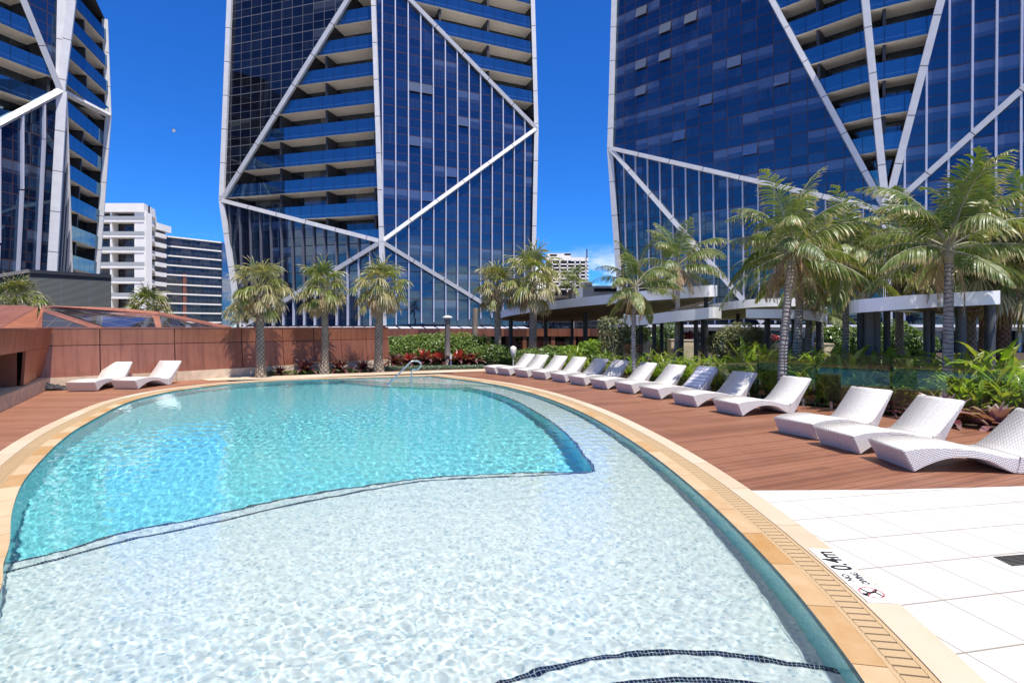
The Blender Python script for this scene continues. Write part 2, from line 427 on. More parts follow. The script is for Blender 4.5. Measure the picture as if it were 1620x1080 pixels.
# far steps
for l, z, zl in ((far1, -.28, -.52), (far2, -.52, -.80), (far3, -.80, FD)):
    e = nearest(l[-1], OUT)
    body = list(l) + [Vector((-.4,17.0)), Vector((-1.6,18.7)), Vector((-2.95,20.05)), Vector((-6.2,19.05))]
    tag(sheet('pool_step', [body], z, M['shallow_mosaic']), kind='structure')
    strip('pool_step_riser', l, z, zl, M['deep_mosaic'] if zl == FD else M['shallow_mosaic'])
    band('pool_edge_tiles', l, .05, z+.004, M['navy_mosaic'], 1)

# ------------------------------------------------------------------ coping, drain, stone edge
cp = MB(); ring(cp, 0, 0, -.05, 0.0); ring(cp, -.003, .17, 0, 0); ring(cp, .17, .17, 0, -.05)
tag(cp.build('pool_coping', M['coping_stone']), kind='structure')
ch = MB(); ring(ch, .17, .378, -.045, -.045)
tag(ch.build('drain_channel', M['dark_gap']), kind='structure')
cb = MB(); ring(cb, .378, .378, -.05, .002); ring(cb, .378, .60, .002, .002); ring(cb, .60, .60, .002, -.02)
tag(cb.build('stone_border', M['cream_stone']), kind='structure')
gm = MB(); i0, i1 = offset(POOL, .175), offset(POOL, .372); i2, i3 = offset(POOL, .2), offset(POOL, .347)
ring(gm, .173, .203, -.002, -.002); ring(gm, .344, .374, -.002, -.002)
step_, gapw = .075, .015
def lerp_loop(lp_, a):
    a %= ARC[-1]; lo_, hi_ = 0, len(POOL)
    while hi_-lo_ > 1:
        md = (lo_+hi_)//2
        if ARC[md] <= a: lo_ = md
        else: hi_ = md
    f = (a-ARC[lo_])/(ARC[lo_+1]-ARC[lo_]); return lp_[lo_]*(1-f)+lp_[(lo_+1) % len(lp_)]*f
a = 0
while a < ARC[-1]-step_:
    b = a+step_-gapw
    p = [lerp_loop(i2, a), lerp_loop(i3, a), lerp_loop(i3, b), lerp_loop(i2, b)]
    uvq = [(a,0),(a,.2),(b,.2),(b,0)]
    top = [(*q, -.002) for q in p]; bot = [(*q, -.03) for q in p]
    gm.face(top, uvq)
    gm.face([top[0], bot[0], bot[1], top[1]], [(a,0)]*4); gm.face([top[3], top[2], bot[2], bot[3]], [(b,0)]*4)
    a += step_
g = gm.build('drain_grate', M['grate_stone'])
tag(g, 'tan slotted overflow drain grate running all round the pool coping', 'drain grate')

# ------------------------------------------------------------------ water surface with real ripples
def inside(p, loop):
    c = False; j = len(loop)-1
    for i in range(len(loop)):
        a_, b_ = loop[i], loop[j]
        if (a_.y > p[1]) != (b_.y > p[1]) and p[0] < (b_.x-a_.x)*(p[1]-a_.y)/(b_.y-a_.y)+a_.x: c = not c
        j = i
    return c
import numpy as np
ys = [1.1]
while ys[-1] < 20.6: ys.append(ys[-1] + max(.013, .0052*ys[-1]))
ys = np.array(ys)
tt = np.linspace(0, 1, 620)
big = offset(POOL, .08)
bx = np.array([p.x for p in big]); by = np.array([p.y for p in big])
def span(y):
    xs = []
    for i in range(len(big)):
        p, q = big[i-1], big[i]
        if (p.y > y) != (q.y > y): xs.append(p.x+(q.x-p.x)*(y-p.y)/(q.y-p.y))
    return (min(xs), max(xs)) if xs else None
rows = []
for y in ys:
    s_ = span(y)
    if s_: rows.append((y, s_))
Y = np.array([r[0] for r in rows])[:, None]
X = np.array([r[1][0] for r in rows])[:, None]*(1-tt)[None, :] + np.array([r[1][1] for r in rows])[:, None]*tt[None, :]
Y = np.repeat(Y, len(tt), 1)
rng = np.random.RandomState(5)
def waves(X, Y):
    Z = np.zeros_like(X)
    for k in range(90):
        lam = math.exp(rng.uniform(math.log(.045), math.log(.40))); th = rng.normal(R(100), R(62)); ph = rng.uniform(0, 6.28)
        amp = .00100*lam**.9
        wx = X + .12*np.sin(Y*1.7+k)+.05*np.sin(X*5.1+Y*3.3+k*2); wy = Y + .12*np.sin(X*1.9+k*1.3)
        Z += amp*np.sin(2*math.pi/lam*(wx*math.cos(th)+wy*math.sin(th))+ph)
    env = .34 + .5*(.5+.5*np.sin(X*.83+1.7*np.sin(Y*.37)+.6))*(.5+.5*np.sin(Y*.61+1.1*np.sin(X*.52)+2.2)) + .42*np.exp(-((X+.3)**2+(Y-3.1)**2)/2.2)
    Z *= env*1.25
    # rings spreading from a spot near the steps
    for cx, cy_, a0 in ((-.2, 3.2, .0008), (.5, 3.9, .00035)):
        r = np.hypot(X-cx, Y-cy_); Z += a0*np.sin(r*2*math.pi/.21)*np.exp(-r/1.5)
    return Z
amp_map = 1.0
Zw = WL + waves(X, Y)*amp_map
nr, nc = X.shape
verts = np.stack([X, Y, Zw], -1).reshape(-1, 3)
idx = np.arange(nr*nc).reshape(nr, nc)
quads = np.stack([idx[:-1,:-1], idx[:-1,1:], idx[1:,1:], idx[1:,:-1]], -1).reshape(-1, 4)
me = bpy.data.meshes.new('water')
me.vertices.add(len(verts)); me.vertices.foreach_set('co', verts.ravel().astype(np.float32))
me.loops.add(quads.size); me.loops.foreach_set('vertex_index', quads.ravel().astype(np.int32))
me.polygons.add(len(quads)); me.polygons.foreach_set('loop_start', np.arange(0, quads.size, 4, dtype=np.int32))
me.polygons.foreach_set('loop_total', np.full(len(quads), 4, np.int32))
me.polygons.foreach_set('use_smooth', np.ones(len(quads), bool))
me.update(calc_edges=True); me.materials.append(M['water'])
water = tag(link('water', me), kind='structure')
L.cycles.is_caustics_light = True
water.cycles.is_caustics_caster = True
for o in col.objects:
    if o.name.startswith('pool_'): o.cycles.is_caustics_receiver = True
# ------------------------------------------------------------------ decks, pavement, ground
edge = offset(POOL, .597)
def seg(loop, a, b):
    out = []; i = a
    while i != b: out.append(loop[i]); i = (i+1) % len(loop)
    out.append(loop[b]); return out
iP = min(range(len(edge)), key=lambda i: abs(edge[i].y-6.0)+(9 if edge[i].x < 0 else 0))
iT = nearest(Vector((-2.9, 20.9)), edge)
FENCE = [(9.6,7.2),(8.8,9.3),(7.95,10.9),(7.25,11.85),(6.7,12.45),(6.2,13.3),(5.7,14.7),(5.2,16.0),(4.65,17.1),(3.6,19.3),(2.3,21.1),(1.1,22.6),(-.8,23.7)]
V2 = lambda l: [Vector(p) for p in l]
deckR = seg(edge, iP, iT) + V2(list(reversed(FENCE))) + V2([(11.5,6.6),(7.2,6.28),(5.9,6.17),(4.2,6.03)])
tag(sheet('timber_deck', [deckR], -.006, M['deck_right']), kind='structure')
pv = []; i = iP
iN = nearest(Vector((-3.0,2.3)), edge)
while i != iN: pv.append(edge[i]); i = (i-1) % len(edge)
pv.append(edge[iN])
pave = pv + V2([(-6,-1),(-8,-7),(16,-7),(16,7.1),(11.5,6.6),(7.2,6.28),(5.9,6.17),(4.2,6.03)])
tag(sheet('pavement', [pave], -.002, M['pavers']), kind='structure')
iL = nearest(gr(345,601).to_2d(), edge)
WALLG = V2([(-10.6,19.4),(-11.5,18.3),(-13.77,15.75),(-11.55,12.3),(-9.4,8.6),(-8.2,5.5),(-8,1),(-8,-7)])
deckL = seg(edge, iL, iN) + V2([(-6,-1),(-8,-7)]) + list(reversed(WALLG))[1:]
tag(sheet('timber_deck', [deckL], -.006, M['deck_left']), kind='structure')
# cream path along the far end
tag(sheet('path', [[gr(330,602).to_2d(), gr(440,599.5).to_2d(), gr(560,594.5).to_2d(), gr(690,589.8).to_2d(), gr(776,586.8).to_2d(),
    gr(772,583.2).to_2d(), gr(690,585.8).to_2d(), gr(560,590.3).to_2d(), gr(440,594.5).to_2d(), gr(310,598.5).to_2d()]], .006, M['cream_stone']), kind='structure')
big_out = V2([(-40,-9),(60,-9),(60,58),(-40,58)])
tag(sheet('garden_bed', [big_out, [p for p in offset(POOL,.5)]], -.03, M['soil']), kind='structure')
t = NT('city_ground'); gc = t.ramp(t.noise(t.ob(), .05, 4), [(.3,(.26,.25,.23)),(.7,(.40,.38,.35))]); M['city'] = t.done(t.pbr(gc, .9))
tag(sheet('ground', [V2([(-3000,-3000),(3000,-3000),(3000,3000),(-3000,3000)])], -6.0, M['city']), kind='structure')
# ------------------------------------------------------------------ towers
def facade(name, pw, fp, h0, base=(.006,.012,.035), lite=(.05,.085,.16), tint=(.55,.75,1.0), refl=.30, lines=(.022,.016,.018), plite=.3, open_=.05):
    """curtain wall: UV is metres along the floor and metres of height"""
    t = NT(name); x, y, _ = t.sep(t.uv())
    yy = t.math('ADD', y, -h0+fp*100); xx = t.math('ADD', x, pw*200)
    cx = t.math('FLOOR', t.math('DIVIDE', xx, pw)); cy_ = t.math('FLOOR', t.math('DIVIDE', yy, fp))
    fy = t.math('SUBTRACT', yy, t.math('MULTIPLY', cy_, fp))
    up = t.math('GREATER_THAN', fy, fp*.62); mid = t.math('MULTIPLY', t.math('GREATER_THAN', fy, fp*.3), t.math('SUBTRACT', 1.0, up))
    band_ = t.math('ADD', t.math('MULTIPLY', up, 2.0), mid)
    wn = t.white(t.comb(cx, cy_, band_)); r1 = wn.outputs[0]
    rc = t.sep(wn.outputs[1])
    # blinds and pale rooms behind some vision panes
    pale = t.math('MULTIPLY', t.math('LESS_THAN', t.white(t.comb(t.math('FLOOR', t.math('DIVIDE', cx, 2.0)), cy_, 7.0)).outputs[0], plite), up)
    blind = t.math('GREATER_THAN', fy, t.math('ADD', fp*.68, t.math('MULTIPLY', rc[1], fp*.2)))
    pale = t.math('MULTIPLY', pale, t.math('ADD', .35, t.math('MULTIPLY', blind, .65)))
    c = t.mix(t.math('MULTIPLY', r1, .35), base, tuple(2.0*v for v in base))
    c = t.mix(pale, c, lite)
    curt = t.math('MULTIPLY', t.math('LESS_THAN', rc[2], .3), t.ramp(t.noise(t.comb(t.math('MULTIPLY', x, 7.0), t.math('MULTIPLY', y, .1)), 1.0, 2), [(.35, 0.0), (.7, .45)]))
    c = t.mix(curt, c, tuple(v*.7 for v in lite))
    vl = line(t, xx, pw, .035); hl = t.math('MAXIMUM', line(t, yy, fp, .05), t.math('MAXIMUM', line(t, yy, fp, .025, -fp*.3), line(t, yy, fp, .03, -fp*.62)))
    ln = t.math('MAXIMUM', vl, hl)
    c = t.mix(ln, c, lines)
    geo = t.n('NewGeometry').outputs['Normal']
    wob = t.noise(t.comb(t.math('MULTIPLY', x, .25), t.math('MULTIPLY', y, .25)), 1.0, 2)
    jit = t.vmath('SCALE', t.vmath('SUBTRACT', wn.outputs[1], (.5,.5,.5))); jit.node.inputs['Scale'].default_value = .009
    nrm = t.vmath('NORMALIZE', t.vmath('ADD', geo, jit))
    d = t.n('BsdfDiffuse'); t.put(d.inputs[0], c)
    gl = t.n('BsdfGlossy'); gl.inputs['Roughness'].default_value = .015; t.put(gl.inputs['Color'], tint); t.put(gl.inputs['Normal'], nrm)
    fr = t.n('Fresnel'); fr.inputs[0].default_value = 1.5
    f = t.math('ADD', t.math('MULTIPLY', fr, 1.0-refl), t.math('ADD', refl-.04, t.math('MULTIPLY', t.math('SUBTRACT', r1, .5), .02)))
    f = t.math('MULTIPLY', f, t.math('SUBTRACT', 1.0, t.math('MULTIPLY', ln, .85)))
    mx = t.n('MixShader'); t.put(mx.inputs[0], f); t.put(mx.inputs[1], d); t.put(mx.inputs[2], gl)
    return t.done(mx.outputs[0])
def beam_mat():
    t = NT('white_cladding'); x, y, _ = t.sep(t.uv()); n = t.noise(t.ob(), 1.2, 4)
    c = t.ramp(n, [(.3, (.66,.635,.61)), (.7, (.75,.725,.70))]); c = t.mix(line(t, x, 4.2, .045), c, (.16,.14,.14))
    return t.done(t.pbr(c, .42, .0))
M['cladding'] = beam_mat()
M['fin'] = plain('fin_metal', (.62,.61,.68), .4, .2, .06)
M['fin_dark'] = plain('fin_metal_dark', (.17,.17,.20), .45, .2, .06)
M['slab'] = plain('slab_soffit', (.90,.83,.74), .8, 0, .05, 1.5)
M['divider'] = plain('divider', (.035,.035,.04), .5)
FP = 3.2
M['glass_c'] = facade('glass_centre', 1.5, FP, 1.9, refl=.15, lite=(.075,.095,.145), lines=(.075,.045,.045), tint=(.42,.68,.86))
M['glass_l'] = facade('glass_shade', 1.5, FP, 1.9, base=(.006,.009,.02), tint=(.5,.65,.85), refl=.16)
M['glass_dark'] = facade('glass_dark', 1.5, FP, 1.9, base=(.005,.006,.010), lite=(.05,.055,.06), tint=(.45,.5,.6), refl=.09, lines=(.14,.14,.15), plite=.35)
M['glass_r'] = facade('glass_right', 1.55, FP, 1.9, plite=.85, lite=(.085,.105,.155), refl=.15, lines=(.075,.045,.045), tint=(.42,.68,.86))
M['recess'] = facade('recess_glass', 1.2, FP, 1.9, base=(.010,.011,.014), lite=(.10,.095,.085), refl=.12, lines=(.05,.05,.055))
def balu():
    t = NT('balustrade_glass'); x, y, _ = t.sep(t.uv())
    ln = line(t, x, 1.55, .03)
    rail = t.math('MULTIPLY', t.math('GREATER_THAN', y, .33), t.math('LESS_THAN', y, .42))
    wn = t.white(t.comb(t.math('FLOOR', t.math('DIVIDE', t.math('ADD', x, 155.775), 1.55)), 0.0)); r1 = wn.outputs[0]
    c = t.mix(t.math('MULTIPLY', r1, .5), (.008,.03,.085), (.014,.045,.11)); c = t.mix(t.math('MULTIPLY', rail, .35), c, (.10,.16,.28)); c = t.mix(ln, c, (.01,.012,.02))
    d = t.n('BsdfDiffuse'); t.put(d.inputs[0], c); gl = t.n('BsdfGlossy'); gl.inputs['Roughness'].default_value = .02; t.put(gl.inputs['Color'], (.45,.78,1.0))
    fr = t.n('Fresnel'); fr.inputs[0].default_value = 1.5
    f = t.math('MULTIPLY', t.math('ADD', t.math('MULTIPLY', fr, .68), .17), t.math('SUBTRACT', 1.0, t.math('MULTIPLY', ln, .7)))
    mx = t.n('MixShader'); t.put(mx.inputs[0], f); t.put(mx.inputs[1], d); t.put(mx.inputs[2], gl); return t.done(mx.outputs[0])
M['balu'] = balu()

def pane():
    t = NT('open_pane'); d = t.n('BsdfDiffuse'); d.inputs[0].default_value = (.05,.07,.11,1); g = t.n('BsdfGlossy'); g.inputs[0].default_value = (.7,.8,.95,1); g.inputs['Roughness'].default_value = .03
    m = t.n('MixShader'); m.inputs[0].default_value = .25; t.put(m.inputs[1], d.outputs[0]); t.put(m.inputs[2], g.outputs[0]); return t.done(m.outputs[0])
M['open_pane'] = pane()
class Facet:
    def __init__(s, pts, O):
        s.p = [Vector(p) for p in pts]; a = s.p
        n = (a[1]-a[0]).cross(a[2]-a[0]).normalized()
        if n.dot(Vector((0,0,H))-a[0]) < 0: n = -n
        s.n = n; s.u = Vector((0,0,1)).cross(n).normalized(); s.w = n.cross(s.u)
        if s.w.z < 0: s.w = -s.w
        s.w /= s.w.z; s.O = Vector(O)
        s.hn = Vector((n.x, n.y, 0)).normalized()
        s.q = [((p-s.O).dot(s.u), p.z) for p in a]
        s.s0 = min(q[0] for q in s.q); s.s1 = max(q[0] for q in s.q); s.h0 = min(q[1] for q in s.q); s.h1 = max(q[1] for q in s.q)
    def pt(s, a, h, out=0):
        p0 = s.p[0]; return p0 + s.u*(a-s.q[0][0]) + s.w*(h-s.q[0][1]) + s.hn*out
    def _cut(s, v, ax):
        r = []; q = s.q
        for i in range(len(q)):
            a, b = q[i-1], q[i]
            if (a[ax] > v) != (b[ax] > v):
                f = (v-a[ax])/(b[ax]-a[ax]); r.append(a[1-ax]+f*(b[1-ax]-a[1-ax]))
        return (min(r), max(r)) if len(r) > 1 else None
    def vert(s, v): return s._cut(v, 0)
    def horiz(s, h): return s._cut(h, 1)
    def glass(s, name, mat, par, out=0):
        mb = MB(); mb.face([p + s.hn*out for p in s.p], [(q[0], q[1]) for q in s.q])
        # a real pane has thickness: a slim return behind it
        mb.face([p - s.hn*.25 for p in reversed(s.p)], [(q[0], q[1]) for q in reversed(s.q)])
        return mb.build(name, mat, par)
    def fins(s, par, mat, pw, wd=.11, dp=.3, phase=0):
        k = math.ceil((s.s0-phase)/pw)
        while k*pw+phase < s.s1:
            a = k*pw+phase; c = s.vert(a); k += 1
            if not c or c[1]-c[0] < .6: continue
            mb = MB(); mb.beam(s.pt(a, c[0], dp/2), s.pt(a, c[1], dp/2), wd, dp, s.hn); mb.build('fin', mat, par)
    def awnings(s, par, cells, pw):
        for k, row in cells:
            h0 = 1.9+row*FP+FP*.62; a0 = k*pw+.06; a1 = a0+pw-.12; h1 = 1.9+(row+1)*FP-.08
            c = s.horiz(h0); c2 = s.horiz(h1)
            if not c or not c2 or a0 < max(c[0], c2[0])+.4 or a1 > min(c[1], c2[1])-.4: continue
            p = [s.pt(a0,h0,.30), s.pt(a1,h0,.30), s.pt(a1,h1,.05), s.pt(a0,h1,.05)]
            mb = MB(); mb.face(p, [(a0,h0),(a1,h0),(a1,h1),(a0,h1)]); q = [v-s.hn*.05 for v in p]; mb.face(q[::-1], [(a0,h0)]*4)
            for j in range(4): mb.face([p[j], q[j], q[(j+1)%4], p[(j+1)%4]], [(0,0)]*4)
            mb.build('awning_window', M['open_pane'], par)
    def balconies(s, par, depth=2.3, bal=1.55, off=0, dpitch=6.2, glass=None, dph=0):
        O2 = [p - s.hn*depth for p in s.p]
        mb = MB(); mb.face(O2, [(q[0], q[1]) for q in s.q])
        for j in range(len(O2)): mb.face([s.p[j]-s.hn*.12, s.p[(j+1)%len(O2)]-s.hn*.12, O2[(j+1)%len(O2)], O2[j]], None, 1)
        mb.build('recessed_glazing', [M['recess'], M['divider']], par)
        k = math.floor((s.h0-1.9)/FP)
        while 1.9+k*FP < s.h1:
            h = 1.9+k*FP+off; k += 1
            c = s.horiz(h) or s.horiz(h+.35); c2 = s.horiz(h+.35) or c
            if not c or c[1]-c[0] < .8: continue
            a0, a1 = c[0]+.1, c[1]-.1; b0, b1 = c2[0]+.1, c2[1]-.1
            mb = MB(); i = -depth-.3
            fr = [s.pt(a0, h), s.pt(a1, h), s.pt(a1, h, i), s.pt(a0, h, i)]; to = [s.pt(b0, h+.3), s.pt(b1, h+.3), s.pt(b1, h+.3, i), s.pt(b0, h+.3, i)]
            mb.mesh(fr+to, [(0,3,2,1),(4,5,6,7),(0,1,5,4),(1,2,6,5),(2,3,7,6),(3,0,4,7)])
            o = mb.build('balcony', M['slab'], par)
            t0 = s.horiz(h+bal) or c2
            g0 = max(t0[0], min(b0, b1)) if False else t0[0]
            mb = MB(); A = [s.pt(a0, h+.04, .05), s.pt(a1, h+.04, .05), s.pt(t0[1]-.05, h+bal, .05), s.pt(t0[0]+.05, h+bal, .05)]
            uv = [(a0,0),(a1,0),(t0[1],bal),(t0[0],bal)]
            mb.face(A, uv); mb.face([p-s.hn*.04 for p in reversed(A)], list(reversed(uv)))
            mb.build('balustrade', glass or M['balu'], o)
            q = math.ceil((a0-dph)/dpitch)
            while q*dpitch+dph < a1:
                a = q*dpitch+dph; q += 1; v = s.vert(a)
                if not v: continue
                ha, hb = max(h-.0-FP*.62+.3, v[0]), h
                if hb-ha < .5 or not (v[0] < hb <= v[1]): continue
                mb = MB(); mb.frame(s.pt(a-.12, ha, -depth+.01), s.u*.24, s.hn*(depth-.25), s.w*(hb-ha)); mb.build('divider', M['divider'], o)
def brace(par, a, b, wd, dp, side, name='brace'):
    mb = MB(); mb.beam(a, b, wd, dp, side); return mb.build(name, M['cladding'], par)

# --- centre tower -------------------------------------------------
TC = empty('glass_tower', (0,0,0), 0, 'middle dark blue glass tower with white X braces on its folded faces', 'tower', 'braced glass towers')
zc, zl, zr = 62.5, 68.2, 70.5
Cup, Clo, Cba = at(590,-58,zc), at(605,383,zc), at(608,515,zc)
Ln, Rn = at(353,318,zl), at(848.5,205,zr)
Lup, Lba = at(368,-58,zl), at(381,515,zl); Rup, Rba = at(841,-58,zr), at(842,515,zr)
RQ = at(792,491,zr-2.0)
def lerp(a, b, t): return a + (b-a)*t
RQ = lerp(Cba, Rba, .80); RQ.z = 3.1
LQ = lerp(Cba, Lba, .965); LQ.z = 2.0
nL = (Cba-Lba).cross(Vector((0,0,1))).normalized(); nL = nL if nL.y < 0 else -nL
nR = (Rba-Cba).cross(Vector((0,0,1))).normalized(); nR = nR if nR.y < 0 else -nR
f = Facet([Ln, Clo, Cup], Clo); f.balconies(TC, dph=-7.4, dpitch=6.4)
# the left part of these storeys is glazed flush with dark glass
f = Facet([Ln, Cup, Lup], Clo); f.glass('glass_facade', M['glass_dark'], TC); f.awnings(TC, [(-9,8),(-8,8),(-11,7),(-10,7),(-9,6),(-11,6),(-10,5),(-7,8)], 1.5)
for q_ in ([Ln, Lba, LQ], [Ln, LQ, Clo]):
    f = Facet(q_, Clo); f.glass('glass_facade', M['glass_l'], TC); f.fins(TC, M['fin_dark'], 1.5)
f = Facet([Clo, LQ, Cba], Clo); f.glass('glass_facade', M['glass_c'], TC); f.fins(TC, M['fin'], 1.5)
f = Facet([Cup, Clo, Rn], Clo); f.glass('glass_facade', M['glass_c'], TC); f.awnings(TC, [(2,8),(3,8),(6,7),(2,6),(5,5),(7,5),(3,4),(9,6)], 1.5); f.fins(TC, M['fin'], 1.5)
f = Facet([Cup, Rn, Rup], Clo); f.balconies(TC, dph=13.2, dpitch=6.2)
for q_ in ([Clo, RQ, Rn], [RQ, Rba, Rn]):
    f = Facet(q_, Clo); f.glass('glass_facade', M['glass_c'], TC); f.fins(TC, M['fin'], 1.5)
f = Facet([Clo, Cba, RQ], Clo); f.glass('glass_facade', M['glass_c'], TC); f.fins(TC, M['fin'], 1.5)
f = Facet([Cba, Rba, RQ], Clo); f.glass('glass_facade', M['glass_c'], TC)
fwd = Vector((0,-1,0)); o3 = fwd*.3
for a, b, wd, nm in ((Cup+(Cup-Clo)*.1, Clo, .58, 'column'), (Clo, Cba, .68, 'column'), (Lup, Ln, .66, 'column'), (Ln, Lba, .68, 'column'),
                     (Rup, Rn, .62, 'column'), (Rn, Rba, .62, 'column'), (Ln, Cup, .58, 'brace'), (Ln, Clo, .55, 'brace'), (Clo, LQ, .55, 'brace'),
                     (Clo, Rn, .5, 'brace'), (Rn, Cup, .52, 'brace'), (Clo, RQ, .52, 'brace')):
    brace(TC, a+o3, b+o3, wd*.86, .42, (0,-1,0), nm)
mb = MB()                               # solid core and returns behind the faces
back = [Lba+Vector((5,16,0)), Rba+Vector((-4,14,0))]
for a, b in ((Lba, back[0]), (back[0], back[1]), (back[1], Rba)):
    zt = Lup.z; mb.face([(a.x,a.y,-6),(b.x,b.y,-6),(b.x,b.y,zt),(a.x,a.y,zt)])
mb.face([(p.x, p.y, Lup.z) for p in (Lba+Vector((0,3,0)), back[0], back[1], Rba+Vector((0,3,0)), Cba+Vector((0,3,0)))])
mb.build('rear_wall', M['divider'], TC)
mb = MB()                               # louvred awning strip over the tower foot
for a, b in ((Lba, Cba), (Cba, Rba)):
    d = (b-a); d.z = 0; Ld = d.length; d.normalize(); q = Vector((d.y, -d.x, 0)); q = q if q.y < 0 else -q
    k = 0
    while k < Ld-1.3:
        p = a + d*k; p.z = 1.78
        mb.frame(p+q*.3, d*1.25, q*1.5+Vector((0,0,-.22)), (0,0,.07)); k += 1.5
mb.build('awning_blades', M['fin'], TC)
mb = MB()
for a, b in ((Lba, Cba), (Cba, Rba)):
    d = (b-a); d.z = 0; q = Vector((d.y, -d.x, 0)).normalized(); q = q if q.y < 0 else -q
    o = Vector((a.x, a.y, -6))
    mb.frame(o+q*.15, d, q*.12, (0,0,7.6))
mb.build('base_wall', M['divider'], TC)

# --- right tower ---------------------------------------------------
TR = empty('glass_tower', (0,0,0), 0, 'largest blue glass tower, white braces meeting at one node behind the palms', 'tower', 'braced glass towers')
zrl, zrc, zrr = 68.0, 50.0, 42.0
RL, RLu, RLb = at(964.5,236,zrl), at(973,-60,zrl), at(984,515,zrl)
N, Nu, Nb = at(1398,335,zrc), at(1359,-60,zrc), at(1401,515,zrc)
Q = at(1215,0,zrl+(zrc-zrl)*.60)
xr = 1750
Rr, Rru, Rrb = at(xr, 20, zrr), at(xr, -260, zrr), at(xr, 515, zrr)
Rru.z = Nu.z
def on(a, b, px):    # point on segment a-b seen in column px
    lo_, hi_ = 0., 1.
    fx = lambda t: 810+F*lerp(a,b,t).x/lerp(a,b,t).y
    for _ in range(50):
        m_ = (lo_+hi_)/2
        if (fx(m_) < px) == (fx(0) < fx(1)): lo_ = m_
        else: hi_ = m_
    return lerp(a, b, lo_)
TA = on(RLu, Nu, 1184)        # where the left diagonal leaves the frame
TB = on(Nu, Rru, 1512)
LD = on(RLb, Nb, 1205); LD.z = 2.2
for q_ in ([RL, N, TA], [RL, TA, RLu]):
    f = Facet(q_, N); f.glass('glass_facade', M['glass_r'], TR); f.awnings(TR, [(-16,9),(-14,9),(-16,8),(-14,10),(-12,9),(-12,10),(-9,8),(-6,7),(-14,8),(-16,11),(-10,11),(-12,11),(-7,9),(-4,6),(-15,12),(-9,12),(-5,9),(-3,8),(-11,7),(-16,7),(-13,6),(-8,5)], 1.55)
f = Facet([N, Nu, TA], N); f.balconies(TR, glass=M['balu'], dpitch=6.5, dph=-5.2)
f = Facet([N, TB, Nu], N); f.balconies(TR, glass=M['balu'], dpitch=30)
for q_ in ([N, Rr, TB], [Rr, Rru, TB]):
    f = Facet(q_, N); f.glass('glass_facade', M['glass_r'], TR); f.fins(TR, M['fin'], 1.55, .15, .34)
for q_ in ([N, Nb, Rrb], [N, Rrb, Rr]):
    f = Facet(q_, N); f.glass('glass_facade', M['glass_r'], TR); f.fins(TR, M['fin'], 1.55, .15, .34)
f = Facet([RL, RLb, LD], N); f.glass('glass_facade', M['glass_c'], TR); f.fins(TR, M['fin'], 1.55)
for q_ in ([RL, LD, N], [LD, Nb, N]):
    f = Facet(q_, N); f.glass('glass_facade', M['glass_c'], TR); f.fins(TR, M['fin'], 1.55)
for a, b, wd, nm in ((RLu, RL, .72, 'column'), (RL, RLb, .78, 'column'), (RL, N, .55, 'brace'), (RL, LD, .6, 'brace'), (N, TA, .56, 'brace'),
                     (N, Nu, .68, 'column'), (N, TB, .68, 'brace'), (N, Rr, .56, 'brace'), (N, Nb, .8, 'column')):
    brace(TR, a+o3, b+o3, wd*.86, .42, (-.5,-1,0), nm)
mb = MB(); zt = RLu.z
bk = [RLb+Vector((10,20,0)), Rrb+Vector((22,24,0))]
for a, b in ((RLb, bk[0]), (bk[0], bk[1]), (bk[1], Rrb)): mb.face([(a.x,a.y,-6),(b.x,b.y,-6),(b.x,b.y,zt),(a.x,a.y,zt)])
mb.face([(p.x, p.y, zt) for p in (RLb+Vector((1,3,0)), bk[0], bk[1], Rrb+Vector((2,3,0)), Nb+Vector((1,3,0)))])
mb.build('rear_wall', M['divider'], TR)

# --- left tower ----------------------------------------------------
TL = empty('glass_tower', (0,0,0), 0, 'glass tower at the left edge with thick white corner column, steep narrow side', 'tower', 'braced glass towers')
z0, z1, z2 = 52.0, 57.0, 68.0
K = at(100,146,z1); Ku1, Ku2, Kb = at(104,-60,z1), at(125,-60,z1), at(79,515,z1)
Lf = at(-60, 232, z0-3); Lfu, Lfb = at(-60,-100,z0-3), at(-60,515,z0-3); Lfu.z = Ku1.z
ex = (Lfb-Kb).normalized()*9
E, Eu, Eb = at(174.5,184,z2), at(169,-60,z2), at(150,515,z2); Eu.z = Ku1.z
BT = on(Lfu, Ku1, -12)
f = Facet([K, Ku1, BT], K); f.glass('glass_facade', M['glass_r'], TL)
f = Facet([K, BT, Lfu, Lf], K); f.balconies(TL, dpitch=9, dph=-1.2)
for q_ in ([K, Lf, Lfb], [K, Lfb, Kb]):
    f = Facet(q_, K); f.glass('glass_facade', M['glass_c'], TL); f.fins(TL, M['fin'], 1.9, .16, .34)
f = Facet([K, E, Eu, Ku2], K); f.balconies(TL, depth=1.6, dpitch=6)
Kc = lerp(Kb, Eb, .42)
f = Facet([K, Kc, Eb, E], K); f.balconies(TL, depth=1.6, dpitch=6)
f = Facet([K, Kb, Kc], K); f.glass('metal_facade', M['fin_dark'], TL); f.fins(TL, M['fin_dark'], .75, .16, .25)
mb = MB(); mb.beam(K, Kc, .5, .5, (-.3,-1,0)); mb.build('soffit_edge', M['slab'], TL)
for a, b, wd, nm in ((Ku1, K, .9, 'column'), (Ku2, K, .8, 'column'), (K, Kb, 1.2, 'column'), (Eu, E, .66, 'column'), (E, Eb, .66, 'column'),
                     (K, E, .5, 'brace'), (K, Lf, .6, 'brace'), (K, BT, .6, 'brace')):
    brace(TL, a+o3, b+o3, wd*.9, .5, (.6,-1,0), nm)
mb = MB(); zt = Ku1.z
bk = [Eb+Vector((-16,6,0)), Lfb+Vector((-18,2,0))]
